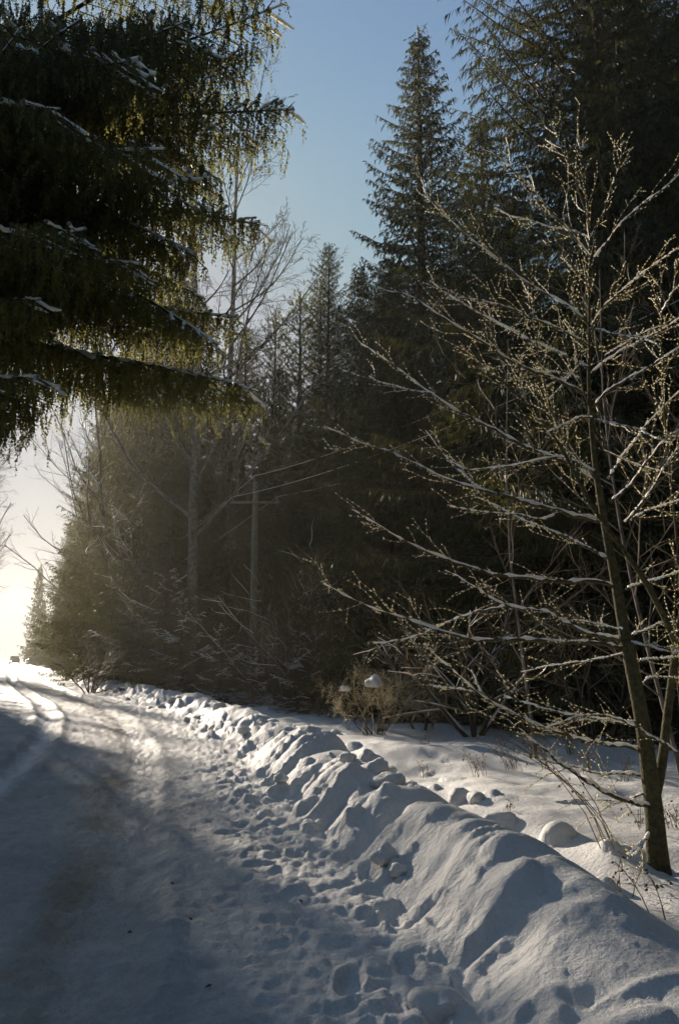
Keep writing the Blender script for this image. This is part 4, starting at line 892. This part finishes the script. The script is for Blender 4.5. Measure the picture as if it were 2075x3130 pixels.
# ------------------------------------------------------------------ dry weeds and twigs sticking out of the snow
def weed(x, y, n, h, seed, label, lean=(0, 0), seeds=True):
    rs = np.random.default_rng(seed); z = hgt(x, y); root = empty('dry_weed', (x, y, z)); tag(root, label, 'weed', 'dry stalks in the snow')
    st, tw, bd = [], [], []
    for j in range(n):
        a = rs.uniform(0, 6.28); sp = rs.uniform(0.05, 0.5); o0 = np.array([rs.normal(0, .06), rs.normal(0, .06), -0.05]); k = 6; t = np.linspace(0, 1, k)
        hh = h*rs.uniform(0.6, 1.1)
        P = o0 + np.column_stack([(math.cos(a)*sp + lean[0])*hh*t**1.5, (math.sin(a)*sp + lean[1])*hh*t**1.5, hh*t - 0.15*hh*t**3]); st.append((P, np.linspace(0.004, 0.002, k)))
        for i in range(5):
            f = rs.uniform(0.4, 1); b = np.array([np.interp(f, t, P[:, c]) for c in range(3)]); d = norm(rs.normal(0, 1, 3) + np.array([0, 0, .5])); l = rs.uniform(.03, .12)
            tw.append((np.array([b, b + d*l*.6, b + d*l + [0, 0, -.02]]), np.array([.0022, .0018, .0012])));
            if seeds: bd.append((b + d*l, norm(d + [0, 0, -1.0]), rs.uniform(1.0, 2.2)))
    for s in st[:8]:
        b = Bag(); tubes(b, [s], 4); b.obj('stalk', M['weed'], root, True)
    b = Bag(); tubes(b, tw + st[8:], 3)
    if bd: bud_mesh(rs, bd, b, 0.008)
    o = b.obj('seed_heads', M['weed'], root); o['kind'] = 'stuff'
weeds = [(Z('8', [(380, 30)])[0], 3, 0.35, 'little upright dry sprig on the crest of the bank', (0, 0)), (Z('8', [(660, 55)])[0], 8, 0.4, 'brownish weed tuft in the sunlit snow', (-.2, 0)),
         (Z('8', [(820, 20)])[0], 10, 0.55, 'nodding weed tuft left of the low alder limb', (-.4, 0)), (Z('8', [(960, 15)])[0], 10, 0.6, 'drooping weed tuft under the low alder limb', (-.4, 0)),
         (Z('8', [(1170, 60)])[0], 8, 0.5, 'weed tuft in the blue shade below the alder', (-.2, 0)), (Z('8', [(1310, 90)])[0], 5, 0.45, 'thin weed beside the alder trunk in the shade', (0, 0)),
         (Z('8', [(785, 255)])[0], 2, 0.18, 'single short sprig at the back of the bank', (-.1, 0)), (Z('8', [(1270, 465)])[0], 6, 1.25, 'long leaning bare stalks left of the alder foot', (-.75, 0.3)),
         (Z('8', [(1362, 600)])[0], 2, 0.45, 'single thin stalk in front of the alder foot', (0.02, 0)), (Z('8', [(1390, 340)])[0], 4, 0.35, 'small weed close behind the alder foot', (0, 0)),
         (Z('8', [(1545, 300)])[0], 9, 0.3, 'low weed tuft right of the alder foot', (0, 0)), (Z('8', [(1525, 745)])[0], 3, 0.4, 'weed at the right edge below the alder', (-.3, 0)),
         (Z('6', [(400, 1040)])[0], 3, 0.5, 'curved shoot standing in the shaded snow', (.2, 0)), (Z('6', [(230, 900)])[0], 6, 0.4, 'weeds at the foot of the clipped bush', (0, 0)),
         (Z('6', [(900, 1060)])[0], 14, 0.6, 'hanging weed tangle at the edge of the wood', (-.3, 0)), (Z('6', [(1080, 1080)])[0], 14, 0.6, 'weed tangle left of the alder trunk at the edge of the wood', (-.3, 0)),
         (Z('6', [(1300, 1050)])[0], 10, 0.6, 'weed tangle behind the alder trunk', (0, 0)), (Z('6', [(1180, 1000)])[0], 12, 0.7, 'weed tangle at the shaded wood edge', (-.3, 0))]
for i, (p, n, h, lab, ln) in enumerate(weeds):
    x, y = ground_px(p[0], p[1], 0.08); weed(x, y, n, h, 300 + i, lab, ln)
# bits of bark and twig fallen on the road
for i, (u, v) in enumerate([(254, 858), (387 + 6, 834 + 0), (302, 902), (172, 886), (128, 922), (210, 985), (192, 917)]):
    x, y = ground_px(u, v); r = np.random.default_rng(500 + i)
    b = Bag(); tubes(b, [(np.array([[0, 0, 0.004], [0.015, 0.006, 0.01], [0.035, 0.0, 0.007]])*r.uniform(0.8, 1.3), np.array([0.004, 0.006, 0.002])), (np.array([[0.01, 0, 0.008], [0.012, 0.02, 0.016]]), np.array([0.003, 0.001]))], 5)
    o = b.obj('twig_litter', M['dark_twig'], None); o.location = (x, y, hgt(x, y)); o.rotation_euler = (0, 0, r.uniform(0, 6))
    tag(o, 'small dark bit of bark fallen on the packed snow', 'twig', 'bits of bark on the road'); o['kind'] = 'thing'

# ------------------------------------------------------------------ the far car
cx_, cy_ = -59.3, 148.0; car = empty('parked_car', (cx_, cy_, hgt(cx_, cy_)), math.radians(22)); tag(car, 'dark car far down the road with one lit headlamp', 'car')
def prism(bag, prof, w):
    n = len(prof); V = [(s*w/2, y, z) for s in (-1, 1) for y, z in prof]
    Q = [[i, (i + 1) % n, n + (i + 1) % n, n + i] for i in range(n)]
    bag.add(V, Q=Q); c0 = np.mean([(y, z) for y, z in prof], 0)
    for s in (-1, 1):
        Vc = [(s*w/2, y, z) for y, z in prof] + [(s*w/2, c0[0], c0[1])]; bag.add(Vc, T=[[i, (i + 1) % n, n] for i in range(n)])
b = Bag(); prism(b, [(-2.1, .35), (-2.15, .75), (-2.0, .95), (-1.1, 1.05), (2.0, 1.05), (2.15, .7), (2.1, .35)], 1.78); b.obj('body', M['car'], car)
b = Bag(); prism(b, [(-1.05, 1.06), (-0.45, 1.55), (1.5, 1.58), (1.9, 1.06)], 1.5); cab = b.obj('cabin', M['car'], car)
b = Bag(); b.add([(-.66, -1.0, 1.12), (.66, -1.0, 1.12), (.58, -.5, 1.53), (-.58, -.5, 1.53)] + np.array([0, -0.02, 0.02]), Q=[[0, 1, 2, 3]]); b.obj('windscreen', M['glass'], cab)
for s in (-1, 1):
    b = Bag(); b.add([(s*.755, -.85, 1.12), (s*.755, 1.6, 1.12), (s*.755, 1.4, 1.5), (s*.755, -.4, 1.5)], Q=[[0, 1, 2, 3]]); b.obj('side_window', M['glass'], cab)
    for yy in (-1.35, 1.35):
        b = Bag(); tubes(b, [(np.array([[s*.68, yy, .33], [s*.90, yy, .33]]), np.array([.33, .33]))], 16); tubes(b, [(np.array([[s*.90, yy, .33], [s*.905, yy, .33]]), np.array([.33, .01]))], 16); b.obj('wheel', M['tyre'], car)
    b = Bag(); V, Q = boxm((s*.64, -2.13, .72), (.30, .08, .16)); b.add(V, Q=Q); b.obj('headlight', M['lamp'] if s < 0 else M['glass'], car)

# ------------------------------------------------------------------ the far wood closing the view, as one mass
rs = np.random.default_rng(71); bag = Bag()
for i in range(650):
    a = rs.uniform(-0.62, 0.1); r = rs.uniform(255, 350); x, y = math.sin(a)*r, math.cos(a)*r; H = rs.uniform(7, 13); R = rs.uniform(2.0, 3.2)
    if abs(x + 0.408*y) < 7: continue
    n = 30; zf = rs.uniform(0.03, 1, n)**0.8; an = rs.uniform(0, 6.28, n); rad = R*(1 - zf)**0.8
    C = np.column_stack([x + 0*an, y + 0*an, zf*H]); O = np.column_stack([np.cos(an)*rad, np.sin(an)*rad, -0.10*H*(1 - zf) - 0.3]); W = np.column_stack([-np.sin(an), np.cos(an), 0*an])*(0.25 + rad*0.35)[:, None]
    V = np.stack([C + [0, 0, H*0.03], C + O + W, C + O*1.15, C + O - W], 1); q = np.arange(n)[:, None]*4; bag.add(V, T=np.concatenate([q + [0, 1, 2], q + [0, 2, 3]]))
o = bag.obj('far_forest', M['needle']); tag(o, 'bluish hazy wood closing the view at the end of the road', 'forest', None, 'stuff')

# ------------------------------------------------------------------ hazy air, its warm tint partly standing in for lens flare
b = Bag(); V, Q = boxm((0, 0, 16.5), (784, 784, 37)); V[:, 2] = np.where(V[:, 2] < 0, -3.0, 31.5); b.add(V, Q=Q)
hm = bpy.data.materials.new('haze'); hm.use_nodes = True; hm.node_tree.nodes.clear()
ho = nd(hm, 'ShaderNodeOutputMaterial'); hv = nd(hm, 'ShaderNodeVolumePrincipled'); lk(hm, hv.outputs[0], ho.inputs['Volume'])
hv.inputs['Density'].default_value = 0.0006; hv.inputs['Color'].default_value = (0.98, 0.94, 0.79, 1); hv.inputs['Anisotropy'].default_value = 0.58
o = b.obj('haze', hm); tag(o, kind='stuff')
